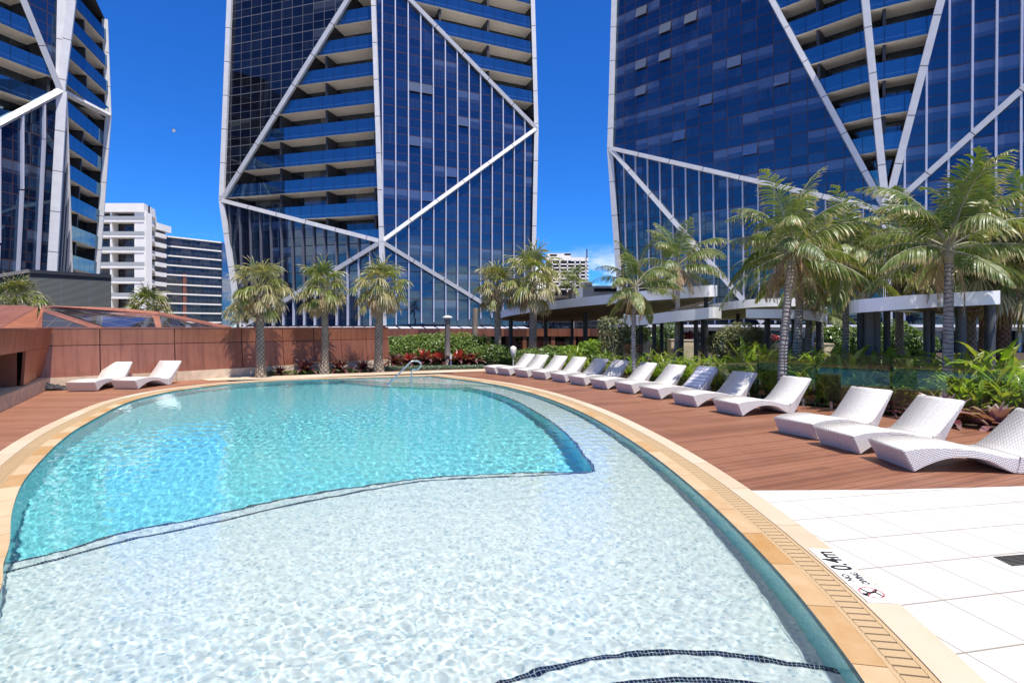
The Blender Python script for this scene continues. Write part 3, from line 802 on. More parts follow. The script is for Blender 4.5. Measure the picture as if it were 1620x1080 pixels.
for a, b in ((Eb, bk[0]), (bk[0], bk[1]), (bk[1], Lfb)): mb.face([(a.x,a.y,-6),(b.x,b.y,-6),(b.x,b.y,zt),(a.x,a.y,zt)])
mb.face([(p.x, p.y, zt) for p in (Eb+Vector((-2,0,0)), bk[0], bk[1], Lfb+Vector((-2,0,0)), Kb+Vector((-2,0,0)))])
mb.build('rear_wall', M['divider'], TL)

# --- louvred plant room at the foot of the left tower -------------------
def louvre():
    t = NT('louvre_screen'); x, y, _ = t.sep(t.uv())
    w_ = t.math('SINE', t.math('MULTIPLY', y, 62.0))
    c = t.mix(t.math('MULTIPLY', t.math('ADD', w_, 1.0), .5), (.035,.042,.042), (.16,.175,.17))
    c = t.mix(line(t, x, 2.1, .035), c, (.10,.12,.15)); return t.done(t.pbr(c, .5, .3, t.bump(w_, .6, .04)))
M['louvre'] = louvre()
PR = empty('plant_room', (0,0,0), 0, 'low dark grey louvred plant room in front of the left tower', 'building')
c0, c1, c2 = at(47,430,45), at(176,438,50), at(-120,458,40)
for a, b in ((c2, c0), (c0, c1)):
    mb = MB(); Lw = (b-a).length; mb.face([(a.x,a.y,-6),(b.x,b.y,-6),tuple(b),tuple(a)], [(0,-6),(Lw,-6),(Lw,b.z),(0,a.z)]); mb.build('louvre_panel', M['louvre'], PR)
    mb = MB(); mb.beam(a+Vector((0,-.05,.05)), b+Vector((0,-.05,.05)), .3, .2, (0,-1,0)); mb.build('cap', M['divider'], PR)
mb = MB(); mb.face([tuple(c2),tuple(c0),tuple(c1),(c1.x-8,c1.y+9,c1.z),(c2.x-8,c2.y+9,c2.z)])
mb.face([(c1.x,c1.y,-6),(c1.x-8,c1.y+9,-6),(c1.x-8,c1.y+9,c1.z),tuple(c1)]); mb.build('roof', M['divider'], PR)
# ------------------------------------------------------------------ city behind
M['white_wall'] = plain('white_wall', (.86,.80,.72), .7, 0, .05, .3)
M['dark_window'] = facade('dark_window', 1.4, 3.0, 0, base=(.016,.015,.017), lite=(.11,.09,.075), refl=.055, lines=(.10,.09,.09), plite=.4, tint=(.7,.8,1))
M['rail_glass'] = plain('rail_glass', (.40,.40,.38), .25, 0, .1)
M['rust_panel'] = plain('rust_panel', (.20,.07,.045), .6)
def block(name, label, pxl, pxr, ytop, z, depth=16):
    a, b = at(pxl, ytop, z), at(pxr, ytop, z)
    return empty(name, (0,0,0), 0, label, 'building'), a, b
# white apartment block: chamfered corner, curved balcony bands
B = empty('apartment_block', (0,0,0), 0, 'cream white apartment block with wrap-round balconies beside the left tower', 'building')
zz = 150.0; top = at(0,322,zz).z
xl, xm, xr_ = at(120,0,zz).x, at(229,0,zz).x, at(236,0,zz).x
outl = [Vector((xl,zz)), Vector((xm-.3,zz)), Vector((at(243,0,158).x,158)), Vector((at(247,0,176).x,176)), Vector((xl,175))]
mb = MB(); n_ = len(outl)
for i in range(n_):
    a, b = outl[i], outl[(i+1) % n_]; Lw = (b-a).length; i2 = Vector((0,2.6)) if i == 0 else Vector((-2.0,1.2))
    mb.face([(a.x+i2.x,a.y+i2.y,-6),(b.x+i2.x,b.y+i2.y,-6),(b.x+i2.x,b.y+i2.y,top),(a.x+i2.x,a.y+i2.y,top)], [(0,-6),(Lw,-6),(Lw,top),(0,top)])
mb.build('wall', M['dark_window'], B)
fl = 24.2/860*zz   # storey in metres
def ringslab(o, z0, z1, name, mat, grow=0.0):
    l = [Vector(p) for p in o]; c = sum(l, Vector((0,0)))/len(l); l = [p+(p-c).normalized()*grow for p in l]
    mb = MB(); k = len(l); v = [(p.x,p.y,z0) for p in l]+[(p.x,p.y,z1) for p in l]
    mb.mesh(v, [tuple(range(k-1,-1,-1)), tuple(range(k,2*k))]+[(i,(i+1)%k,k+(i+1)%k,k+i) for i in range(k)]); return mb.build(name, mat, B)
ringslab(outl, top-2.4, top, 'roof', M['white_wall'], .6)
for k in range(1, 10):
    zt_ = top-.6-k*fl
    s_ = ringslab(outl, zt_-.30, zt_+.38, 'balcony', M['white_wall'], .35)
    mb = MB(); mb.beam((xl+.2, zz-.3, zt_+.85), (xm, zz-.3, zt_+.85), .06, .9, (0,0,1)); mb.beam((xm+.1, zz-.2, zt_+.85), (at(243,0,158).x+.2, 158, zt_+.85), .06, .9, (0,0,1)); mb.build('railing', M['rail_glass'], s_)
for px in (174.5, 213):
    mb = MB(); x_ = at(px,0,zz).x; wd = .5 if px < 200 else 3.2; mb.box(x_, x_+wd, zz-.1, zz+2.4, -6, top-2.4); mb.build('pier', M['white_wall'], B)
# rear wing of the same block
mb = MB(); a = at(236,352,165); b = at(248,352,165); mb.box(a.x, b.x, 165, 172, a.z-2, a.z); mb.build('wing_roof', M['white_wall'], B)
mb = MB(); mb.box(a.x, b.x-1.2, 166, 171, -6, a.z-2); mb.build('wing_wall', M['dark_window'], B)
for k in range(9):
    zz_ = at(0,371+k*15.6,165).z; mb = MB(); mb.box(a.x-.3, b.x-.2, 164.4, 170, zz_-.5, zz_+.75); mb.build('wing_balcony', M['white_wall'], B)
# dark glass slab block with white floor bands
D = empty('office_block', (0,0,0), 0, 'dark slab block with thin white floor bands behind the fan palms', 'building')
a = at(240,370,170); b = at(351.5,384.5,186)
mb = MB(); Lw = (b-a).to_2d().length
mb.face([(a.x,a.y,-6),(b.x,b.y,-6),(b.x,b.y,a.z),(a.x,a.y,a.z)], [(0,-6),(Lw,-6),(Lw,a.z),(0,a.z)])
mb.face([(b.x,b.y,-6),(b.x-4,b.y+14,-6),(b.x-4,b.y+14,a.z),(b.x,b.y,a.z)], [(0,-6),(9,-6),(9,a.z),(0,a.z)])
mb.face([(a.x,a.y,a.z),(b.x,b.y,a.z),(b.x-4,b.y+14,a.z),(a.x-4,a.y+14,a.z)]); mb.build('wall', M['dark_window'], D)
d = (b-a); d.z = 0
for k in range(11):
    zt_ = a.z-k*14.0/860*186-.1; mb = MB(); mb.frame((a.x, a.y-.7, zt_-.4), d, Vector((-.3,1.4,0)), (0,0,.42)); mb.build('floor_band', M['white_wall'], D)
mb = MB(); p_ = a+d*.43; mb.frame((p_.x,p_.y-.4,-6), d*.045, (0,.5,0), (0,0,a.z*.62+6)); mb.build('rust_panel', M['rust_panel'], D)
# distant white hotel between the towers
E_ = empty('hotel_block', (0,0,0), 0, 'distant white apartment tower with roof mast between the two big towers', 'building')
zz = 230.0
def bx(name, p0, p1, y0, y1, dep, mat, par, zb=None):
    a_, b_ = at(p0,y0,zz), at(p1,y0,zz); mb = MB(); lo_ = at(0,y1,zz).z if zb is None else zb
    mb.face([(a_.x,zz,lo_),(b_.x,zz,lo_),(b_.x,zz,a_.z),(a_.x,zz,a_.z)], [(0,lo_),(b_.x-a_.x,lo_),(b_.x-a_.x,a_.z),(0,a_.z)])
    mb.mesh([(a_.x,zz,lo_),(b_.x,zz,lo_),(b_.x,zz,a_.z),(a_.x,zz,a_.z),(a_.x,zz+dep,lo_),(b_.x,zz+dep,lo_),(b_.x,zz+dep,a_.z),(a_.x,zz+dep,a_.z)], [(1,5,6,2),(3,2,6,7),(4,0,3,7)])
    return mb.build(name, mat, par)
bx('wall', 868, 928, 411, 470, 20, M['dark_window'], E_, -6)
zz = 229.4
bx('crown', 866, 903, 401, 412, 12, M['white_wall'], E_); bx('crown', 903, 931, 407, 413, 12, M['white_wall'], E_)
for k in range(8): bx('floor_band', 873, 932, 417+k*5.6, 418.9+k*5.6, 16, M['white_wall'], E_)
for px in (873,885,897,909,917,926): bx('pier', px, px+1.6, 412, 462, 1.5, M['white_wall'], E_)
bx('parapet', 893, 903, 400.5, 404, 3, M['white_wall'], E_)
bx('roof_plate', 870, 881, 402.3, 405.4, .4, M['dark_gap'], E_)
mb = MB(); a = at(928.5,394,229); mb.tube([a, (a.x,a.y,at(0,408,229).z)], .25, 6); mb.build('mast', M['dark_gap'], E_)
EB = empty('low_building', (0,0,0), 0, 'low pale flat-roofed building above the large pergola roof', 'building')
zz = 90.0
bx('wall', 922, 990, 452, 520, 10, M['white_wall'], EB); bx('penthouse', 924, 937, 446, 453, 5, M['white_wall'], EB)
zz = 89.7; bx('window_band', 940, 985, 456, 461, .3, M['dark_window'], EB)

# helicopter
HC = empty('helicopter', at(275,207,420), R(35), 'tiny white helicopter crossing the blue sky between the left and middle towers', 'helicopter')
M['heli'] = plain('heli_paint', (.7,.7,.7), .4); k = 1.0
mb = MB(); mb.lathe([(.05,-2.4),(.8,-1.8),(1.05,-.4),(.9,.9),(.4,1.9),(.25,2.2)], 12)
mb.v = [(x_, z_, y_*1.05) for x_, y_, z_ in mb.v]; mb.build('fuselage', M['heli'], HC)
mb = MB(); mb.tube([(0,1.6,.3),(0,5.4,.55)], [.28,.12], 8); mb.frame((-.05,5.0,.4),(.1,0,0),(0,.6,0),(0,.15,1.3)); mb.build('tail_boom', M['heli'], HC)
mb = MB()
for a_ in (20, 110, 200, 290): mb.frame((0,0,1.45),(math.cos(R(a_))*4.6,math.sin(R(a_))*4.6,0),(-.2*math.sin(R(a_)),.2*math.cos(R(a_)),0),(0,0,.04))
mb.tube([(0,0,.8),(0,0,1.5)], .12, 6); mb.build('rotor', M['dark_gap'], HC)
mb = MB()
for s_ in (-.8,.8): mb.tube([(s_,-1.8,-1.25),(s_,1.3,-1.25)], .06, 6); mb.tube([(s_*.6,-.8,-.7),(s_,-.8,-1.25)], .05, 6); mb.tube([(s_*.6,.6,-.7),(s_,.6,-1.25)], .05, 6)
mb.build('skids', M['dark_gap'], HC)
mb = MB(); mb.lathe([(.3,-2.3),(.62,-1.9),(.72,-1.3)], 10); mb.v = [(x_, z_-.06, abs(y_)*.9+.12) for x_, y_, z_ in mb.v]; mb.build('windscreen', M['dark_gap'], HC)

# ------------------------------------------------------------------ copper walls and roof
def copper(name, c1, c2):
    t = NT(name); x, y, _ = t.sep(t.uv()); n = t.noise(t.ob(), .8, 5, .6)
    st = t.noise(t.comb(t.math('MULTIPLY', x, 9.0), t.math('MULTIPLY', y, .45)), 1.0, 5, .65)
    c = t.ramp(n, [(.3, c1), (.7, c2)]); c = t.mix(t.ramp(st, [(.48, 0.0), (.75, .7)]), c, tuple(v*.55 for v in c1))
    c = t.mix(t.ramp(st, [(.2, .35), (.38, 0.0)]), c, tuple(min(1, v*1.35) for v in c2))
    return t.done(t.pbr(c, t.math('ADD', .3, t.math('MULTIPLY', n, .2)), .55, t.bump(n, .08, .02), .5))
M['copper'] = copper('copper_cladding', (.33,.118,.066), (.47,.178,.10))
M['copper_roof'] = copper('copper_roof', (.40,.155,.10), (.50,.205,.14))
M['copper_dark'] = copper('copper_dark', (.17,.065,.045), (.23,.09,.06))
M['plinth'] = plain('plinth_stone', (.60,.47,.33), .8, 0, .18, 5, .1)
CW = empty('copper_wall', (0,0,0), 0, 'curved reddish copper panel wall behind the two loungers at the pool corner', 'wall')
WT = 1.76
wb = [(-13.77,15.75),(-12.7,16.75),(-11.3,18.2),(-9.9,19.9),(-8.9,21.1),(-8.1,22.2),(-7.3,23.2),(-6.5,24.2),(-5.7,25.1)]
wb = [Vector(p) for p in wb]
for i, (a, b) in enumerate(zip(wb, wb[1:])):
    d = b-a; Lw = d.length; d.normalize(); q = Vector((d.y, -d.x)); q = q if q.y < 0 else -q
    g_ = .012; a1, b1 = a+d*g_, b-d*g_
    lean = .12; lo_ = .315
    def panel(z0, z1, o0, o1, nm):
        mb = MB(); th = .05
        p = [Vector((*(a1+q*o0), z0)), Vector((*(b1+q*o0), z0)), Vector((*(b1+q*o1), z1)), Vector((*(a1+q*o1), z1))]
        bk_ = Vector((-q.x*th, -q.y*th, 0)); uvq = [(i*3,z0),(i*3+Lw,z0),(i*3+Lw,z1),(i*3,z1)]
        mb.face(p, uvq); mb.face([v+bk_ for v in reversed(p)], uvq)
        for j in range(4): mb.face([p[j], p[j]+bk_, p[(j+1)%4]+bk_, p[(j+1)%4]], [(i*3,z0)]*4)
        mb.build(nm, M['copper'], CW)
    panel(lo_, 1.235, lean, 0, 'lower_panel'); panel(1.255, WT, 0, 0, 'upper_panel')
mb = MB(); mk = MB(); pl = MB()
for a, b in zip(wb, wb[1:]):
    d = (b-a); q = Vector((d.y, -d.x)).normalized(); q = q if q.y < 0 else -q; q3 = Vector((*q, 0)); d3 = Vector((*d, 0))
    mk.frame(Vector((*a, -.03))-q3*.07, d3, -q3*.5, (0,0,WT-.0))
    mb.frame(Vector((*a, WT+.003))+q3*.02, d3, -q3*.62, (0,0,.03))
    pl.frame(Vector((*a, -.03))+q3*.17, d3, -q3*.2, (0,0,.34))
mk.build('backing', M['dark_gap'], CW); mb.build('coping', M['copper_roof'], CW); pl.build('plinth', M['plinth'], CW)
# low stone retaining edge of the planting bed
mb = MB(); e = [gr(268,600).to_2d(), gr(330,597.5).to_2d(), gr(362,594).to_2d(), gr(430,590).to_2d(), gr(520,586).to_2d()]
# left wing wall with overhanging fascia and dark opening
CL = empty('copper_wall', (0,0,0), 0, 'faceted copper wing wall at the left edge with overhanging fascia and dark opening', 'wall')
a, b = Vector((-13.77,15.75)), Vector((-9.4,8.6)); d = (b-a).normalized(); q = Vector((-d.y, d.x)); q = q if q.x > 0 else -q
d3, q3 = Vector((*d,0)), Vector((*q,0)); A0 = Vector((*a, 0))
def lw(nm, s0, s1, z0, z1, o0, o1, mat):
    p = [A0+d3*s0+q3*o0+Vector((0,0,z0)), A0+d3*s1+q3*o0+Vector((0,0,z0)), A0+d3*s1+q3*o1+Vector((0,0,z1)), A0+d3*s0+q3*o1+Vector((0,0,z1))]
    mb = MB(); bk_ = -q3*.06; uvq = [(s0,z0),(s1,z0),(s1,z1),(s0,z1)]; mb.face(list(reversed(p)), list(reversed(uvq))); mb.face([v+bk_ for v in p], uvq)
    for j in range(4): mb.face([p[j], p[(j+1)%4], p[(j+1)%4]+bk_, p[j]+bk_], [(s0,z0)]*4)
    return mb.build(nm, mat, CL)
for s0 in (0,1.0,2.0,3.0,4.0,5.0,6.0,7.0): lw('fascia_panel', s0+.008, s0+.992, 1.2, 1.74, .28, .34, M['copper'])
for s0, s1, o in ((.05,1.1,.1),(1.115,2.1,.16),(2.115,2.75,.22)): lw('lower_panel', s0, s1, .34, 1.19, o, .27, M['copper'])
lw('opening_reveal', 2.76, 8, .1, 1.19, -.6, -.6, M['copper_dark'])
mb = MB(); mb.frame(A0+d3*0+q3*.36+Vector((0,0,1.745)), d3*8, -q3*1.4, (0,0,.03)); mb.build('coping', M['copper_roof'], CL)
mb = MB(); mb.frame(A0+q3*.30+Vector((0,0,-.03)), d3*8, -q3*.6, (0,0,.36)); mb.build('plinth', M['plinth'], CL)
mb = MB(); mb.frame(A0-q3*.25, d3*8, -q3*.2, (0,0,1.74)); mb.build('backing', M['dark_gap'], CL)
mb = MB(); mb.frame(A0+d3*2.75+q3*.1+Vector((0,0,.34)), d3*.06, -q3*.7, (0,0,.85)); mb.build('opening_jamb', M['copper'], CL)

# folded copper and glass roof behind the wall
FR = empty('folded_roof', (0,0,0), 0, 'folded copper framed skylight roof rising to a low peak behind the copper wall', 'roof')
M['sky_glass'] = facade('skylight_glass', 1.0, 2.6, 0, base=(.03,.028,.028), lite=(.12,.11,.11), refl=.16, lines=(.10,.09,.09), plite=.4, tint=(.8,.9,1))
def poly(nm, pts, mat, th=.08):
    p = [at(*q) for q in pts]; mb = MB(); nrm = (p[1]-p[0]).cross(p[2]-p[0]).normalized()
    if nrm.dot(Vector((0,0,H))-p[0]) < 0: p.reverse(); nrm = -nrm
    ux = (p[1]-p[0]).normalized(); uy = nrm.cross(ux)
    uvq = [((v-p[0]).dot(ux), (v-p[0]).dot(uy)) for v in p]
    mb.face(p, uvq); mb.face([v-nrm*th for v in reversed(p)], list(reversed(uvq)))
    for j in range(len(p)): mb.face([p[j], p[j]-nrm*th, p[(j+1)%len(p)]-nrm*th, p[(j+1)%len(p)]], [uvq[j]]*4)
    return mb.build(nm, mat, FR)
PK = (62,485.5,27); R1 = (244,496.5,29.5); R2 = (365,521,33)
poly('copper_panel', [(66,486,27),(186,524,25.5),(160,524,25.5),(68,493,26.8)], M['copper_roof'])
poly('copper_panel', [(66,486,27),(68,493,26.8),(66,524,25.6),(52,524,25.6)], M['copper'])
poly('copper_panel', [(60,486,27),(56,524,25.6),(0,524,24.5),(-2,521,24.6)], M['copper'])
poly('copper_panel', [(60,485.6,27.04),(-2,520,24.66),(-20,517,25.0),(52,485.4,27.3)], M['copper_roof'])
poly('skylight', [(68.5,494,26.8),(158,524,25.5),(66.5,524,25.65)], M['sky_glass'])
poly('skylight', [(85,489,27.5),(242,500,29.4),(248,524,28.0),(188,524,25.6)], M['sky_glass'])
poly('skylight', [(252,499.5,29.6),(352,521.5,32.6),(350,526,31.6),(257,526,28.2)], M['sky_glass'])
poly('copper_panel', [(66,485.5,27.05),(86,488.8,27.5),(244,499.7,29.42),(250,498.8,29.6),(365,522,33.0),(366,518.5,33.2),(250,495,29.8),(180,489,28.8)], M['copper_roof'])
poly('copper_panel', [(242,500,29.38),(252,499,29.58),(257.5,526,28.15),(248,526,27.95)], M['copper_roof'])
poly('copper_panel', [(52,485.3,27.35),(-20,517,25.05),(-40,510,27),(-40,482,29),(40,483,29)], M['copper_roof'])
poly('skylight', [(34,494.5,27.5),(-18,516,25.25),(-30,498,27.2)], M['sky_glass'], .02)
# ------------------------------------------------------------------ sun loungers
def weave():
    t = NT('white_wicker'); u = t.uv()
    b = t.n('TexBrick'); t.put(b.inputs['Vector'], u); b.offset = .5
    for k, v in (('Color1', (.87,.84,.79,1)), ('Color2', (.80,.765,.715,1)), ('Mortar', (.24,.20,.20,1))): b.inputs[k].default_value = v
    b.inputs['Scale'].default_value = 1; b.inputs['Brick Width'].default_value = .046; b.inputs['Row Height'].default_value = .021
    b.inputs['Mortar Size'].default_value = .0028; b.inputs['Mortar Smooth'].default_value = .4
    x, y, _ = t.sep(u)
    h = t.math('MULTIPLY', t.math('ABSOLUTE', t.math('SINE', t.math('MULTIPLY', y, math.pi/.021))), t.math('SUBTRACT', 1.0, b.outputs[1]))
    dirt = t.noise(t.ob(), 3, 4); c = t.mix(t.ramp(dirt, [(.55, 0.0), (.8, .2)]), b.outputs[0], (.52,.47,.42))
    return t.done(t.pbr(c, .5, 0.0, t.bump(h, .7, .006)))
M['wicker'] = weave()
PAIR = [((0,.27),(.14,0)),((.22,.305),(.31,.09)),((.5,.315),(.54,.17)),((.78,.30),(.79,.185)),((1.05,.25),(1.02,.15)),((1.25,.205),(1.22,.05)),
        ((1.40,.21),(1.35,0)),((1.53,.29),(1.51,0)),((1.74,.49),(1.775,.38)),((1.96,.715),(2.01,.70))]
def cat1(l, per=4):
    return [tuple(p) for p in catmull(l, False, .055)]
def profile():
    n_ = len(PAIR); T, B_ = [], []; K = 4
    tp = [Vector(p[0]) for p in PAIR]; bp = [Vector(p[1]) for p in PAIR]
    def cm(P_, i, t):
        p0 = P_[max(i-1,0)]; p1 = P_[i]; p2 = P_[i+1]; p3 = P_[min(i+2,n_-1)]
        return .5*((2*p1)+(p2-p0)*t+(2*p0-5*p1+4*p2-p3)*t*t+(3*p1-p0-3*p2+p3)*t**3)
    for i in range(n_-1):
        for j in range(K):
            T.append(cm(tp, i, j/K)); b = cm(bp, i, j/K); b.y = max(0, b.y); B_.append(b if not (i == 6) else bp[6].lerp(bp[7], j/K))
    T.append(tp[-1]); B_.append(bp[-1]); return T, B_, K
T_, B_, K_ = profile()
WD = .37
def lounger_part(i0, i1, name, par, inset=0):
    mb = MB(); bm = bmesh.new(); uvl = bm.loops.layers.uv.new('UVMap')
    t, b = T_[i0:i1+1], B_[i0:i1+1]; rows = []; s = 0; S = []
    for k in range(len(t)):
        if k: s += (t[k]-t[k-1]).length
        S.append(s)
        rows.append([bm.verts.new((p.x-.14, y_, p.y)) for p, y_ in ((t[k],-WD+inset),(t[k],WD-inset),(b[k],WD-inset),(b[k],-WD+inset))])
    def fc(vs, uvs):
        f = bm.faces.new(vs); f.smooth = False
        for l, u in zip(f.loops, uvs): l[uvl].uv = u
        return f
    for k in range(len(t)-1):
        r, q = rows[k], rows[k+1]; a, c = S[k], S[k+1]
        fc((r[0],q[0],q[1],r[1]), ((0,a),(0,c),(2*WD,c),(2*WD,a))).smooth = True
        fc((r[2],q[2],q[3],r[3]), ((0,a),(0,c),(2*WD,c),(2*WD,a))).smooth = True
        ht = [(t[k]-b[k]).length, (t[k+1]-b[k+1]).length]
        for A, Bq, rev in ((0,3,1),(1,2,0)):
            vs = (r[A],r[Bq],q[Bq],q[A]); us = ((a,ht[0]),(a,0),(c,0),(c,ht[1]))
            if rev == 0: vs, us = vs[::-1], us[::-1]
            fc(vs, us)
    if i0 == 0: fc((rows[0][0],rows[0][1],rows[0][2],rows[0][3]), ((0,.32),(2*WD,.32),(2*WD,0),(0,0)))
    else: fc(rows[0][::-1], ((0,0),(0,.1),(.1,.1),(.1,0)))
    fc(rows[-1][::-1] if i0 == 0 else rows[-1][::-1], ((0,0),(0,.05),(2*WD,.05),(2*WD,0)))
    bmesh.ops.recalc_face_normals(bm, faces=bm.faces[:])
    es = [e for e in bm.edges if len(e.link_faces) == 2 and e.calc_face_angle() > R(50)]
    bmesh.ops.bevel(bm, geom=es, offset=.012, segments=2, affect='EDGES', clamp_overlap=True)
    me = bpy.data.meshes.new(name); bm.to_mesh(me); bm.free(); me.materials.append(M['wicker'])
    return link(name, me, par)
proto = empty('sun_lounger')
lounger_part(0, 6*K_, 'seat', proto); lounger_part(6*K_, 9*K_, 'backrest', proto, .001)
LG = 'white woven sun loungers along the right-hand deck'
spots = [(5.0,7.1,-3),(4.84,8.03,12),(4.72,8.98,23),(4.51,11.27,20),(4.0,12.5,24),(3.55,13.8,24),(3.12,14.9,26),(2.58,15.9,27),
         (2.06,16.9,33),(1.56,17.9,32),(.97,18.75,35),(.38,19.55,36),(-.27,20.3,36),(-.80,21.0,34)]
ordn = ['second','third','fourth','fifth','sixth','seventh','eighth','ninth','tenth','eleventh','twelfth','thirteenth']
labs = ['white woven sun lounger nearest the white pavers, its back cut off by the frame']
labs += ['second white woven lounger from the white pavers, seat overlapping its neighbour', 'third white woven lounger from the white pavers, last before the gap in the row',
         'fourth white woven lounger from the white pavers, first beyond the gap, palm shadow on back']
labs += ['%s white woven lounger from the white pavers' % o for o in ordn[3:]]
labs[5] = 'sixth white woven lounger from the white pavers, shadow stripes painted on its back sheet'
labs.append('farthest white woven lounger in the row by the pool, beside the dark hedge')
for i, (x, y, a) in enumerate(spots):
    o = proto if i == 0 else copy_tree(proto)
    o.location = (x, y, 0); o.rotation_euler.z = R(a)
    tag(o, labs[i], 'sun lounger', LG)
for (x, y, a), lb in zip(((-12.0,15.2,99),(-11.17,15.75,86)), ('left one of the two white loungers by the copper wall', 'right one of the two white loungers by the copper wall')):
    o = copy_tree(proto); o.location = (x, y, 0); o.rotation_euler.z = R(a); tag(o, lb, 'sun lounger', 'pair of white loungers by the copper wall')
# added sheet on one lounger back, slat shadows painted as its stripes
t = NT('shadow_stripes'); x_, y_, _ = t.sep(t.uv()); cc = t.mix(line(t, y_, .085, .012), (.80,.79,.80), (.40,.38,.46)); M['shadow_sheet'] = t.done(t.pbr(cc, .9))
mb = MB(); x, y, a = spots[5]; rot = Matrix.Translation((x,y,0)) @ Matrix.Rotation(R(a), 4, 'Z')
tt_ = T_[6*K_+1:]; s = 0; prev = None; rowv = []
rr = random.Random(3)
for k, p in enumerate(tt_):
    nrm = Vector((-.7,0,.6)).normalized()*.012
    s_ = k*.055
    rowv.append([rot @ (Vector((p.x-.14, -.31+.62*j/6, p.y))+nrm*(1+.5*rr.random())) for j in range(7)])
e_ = rowv[-1]; rowv.append([q+Vector((.03,.01,.012)) for q in e_]); rowv.append([q+rot.to_3x3() @ Vector((.075,0,-.01)) for q in e_]); rowv.append([q+rot.to_3x3() @ Vector((.06,0,-.20)) for q in e_])
for k in range(len(rowv)-1):
    for j in range(6): mb.face([rowv[k][j], rowv[k][j+1], rowv[k+1][j+1], rowv[k+1][j]], [(j*.1,k*.055),(j*.1+.1,k*.055),(j*.1+.1,k*.055+.055),(j*.1,k*.055+.055)], 0, True)
tw = mb.build('shadow_sheet', M['shadow_sheet'], None, True); tag(tw, 'white sheet over a lounger back, slat shadows painted as stripes', 'shadow_sheet')
sd = tw.modifiers.new('thickness', 'SOLIDIFY'); sd.thickness = .008

# ------------------------------------------------------------------ glass pool fence
def clear_glass():
    t = NT('fence_glass'); tr = t.n('BsdfTransparent'); t.put(tr.inputs[0], (.95,.985,.97)); gl = t.n('BsdfGlossy'); gl.inputs['Roughness'].default_value = .0
    fr = t.n('LayerWeight'); fr.inputs[0].default_value = .5; fc_ = t.math('ADD', .045, t.math('MULTIPLY', t.math('POWER', fr.outputs['Facing'], 4.0), .8)); mx = t.n('MixShader'); t.put(mx.inputs[0], fc_); t.put(mx.inputs[1], tr); t.put(mx.inputs[2], gl)
    return t.done(mx.outputs[0])
M['clear'] = clear_glass()
M['glass_edge'] = plain('glass_edge', (.03,.09,.06), .15, 0, .1)
FN = empty('glass_fence', (0,0,0), 0, 'frameless clear glass pool fence on steel spigots behind the row of white loungers', 'fence')
fp_ = catmull(FENCE, False, .05); acc = 0; pts_ = [fp_[0]]; last = fp_[0]
for p in fp_:
    if (p-pts_[-1]).length >= 1.42: pts_.append(p)
for a, b in zip(pts_, pts_[1:]):
    d = (b-a).normalized(); q = Vector((d.y, -d.x)); a2, b2 = a+d*.02, b-d*.02
    mb = MB(); mb.frame((*(a2-q*.006), .06), (*(b2-a2), 0), (*(q*.012), 0), (0,0,1.16))
    # rim faces get the green edge
    mb.mi = [1, 1, 0, 1, 0, 1] if True else mb.mi
    o = mb.build('glass_panel', [M['clear'], M['glass_edge']], FN)
    for f_ in (.2, .8):
        c = a2.lerp(b2, f_); mb = MB(); mb.box(c.x-.025, c.x+.025, c.y-.025, c.y+.025, -.01, .15); mb.lathe([(.05,-.006),(.05,.012)], 12, (c.x,c.y,0))
        mb.build('spigot', M['steel'], o)

# ------------------------------------------------------------------ handrail
HR = MB(); zb = 18.0
pr = [at(612,611.5,17.3)-Vector((0,0,.5)), at(612,611.5,17.3), at(632,590,17.5), at(648,574,17.7), at(652.5,571.2,17.75), at(657,570.8,17.8), at(663,571.5,17.85), at(665.8,574,17.9), at(665.5,578,17.9), at(662,583,17.95), at(657,584.2,18.0), at(652.5,584.8,18.0), at(651,588,18.0), at(651,596,18.0)]
pr.append(Vector((pr[-1].x, 18.0, -.30)))
def smooth3(p, k=6):
    out = []
    for i in range(len(p)-1):
        p0 = p[max(i-1,0)]; p1 = p[i]; p2 = p[i+1]; p3 = p[min(i+2,len(p)-1)]
        for j in range(k):
            t = j/k; out.append(.5*((2*p1)+(p2-p0)*t+(2*p0-5*p1+4*p2-p3)*t*t+(3*p1-p0-3*p2+p3)*t**3))
    return out+[p[-1]]
HR.tube(smooth3(pr, 5), .026, 10)
tag(HR.build('handrail', M['steel']), 'bent stainless steel handrail standing in the far pool steps', 'handrail')

# ------------------------------------------------------------------ path lamp, shower, small things
LP = empty('path_lamp', gr(708,579), 0, 'slim dark post lamp with pale mushroom cap in the bed behind the pool', 'lamp')
M['post'] = plain('post_paint', (.13,.11,.10), .55); M['cap'] = plain('lamp_cap', (.62,.61,.58), .4)
mb = MB(); mb.lathe([(.16,0),(.16,.03),(.135,.04),(.125,1.2),(.12,2.18)], 14); mb.build('post', M['post'], LP)
mb = MB(); mb.lathe([(.02,2.18),(.04,2.2),(.24,2.20),(.235,2.25),(.12,2.31),(.02,2.33)], 18); mb.build('lamp_head', M['cap'], LP)
mb = MB(); mb.box(.13,.22,-.2,-.12,0,.55); mb.build('label_plate', M['cap'], LP)
SP = empty('shower_post', gr(812,580), 0, 'small white hooded stand beside the palm behind the far loungers', 'stand')
mb = MB(); mb.tube([(0,0,0),(0,0,.62)], .035, 8); mb.build('pole', M['cap'], SP)
mb = MB(); mb.lathe([(.05,.45),(.10,.5),(.13,.62),(.15,.80),(.13,.88),(.05,.93),(.02,.94)], 9); mb.build('hood', M['white_wall'], SP)
mb = MB(); rr = random.Random(9)
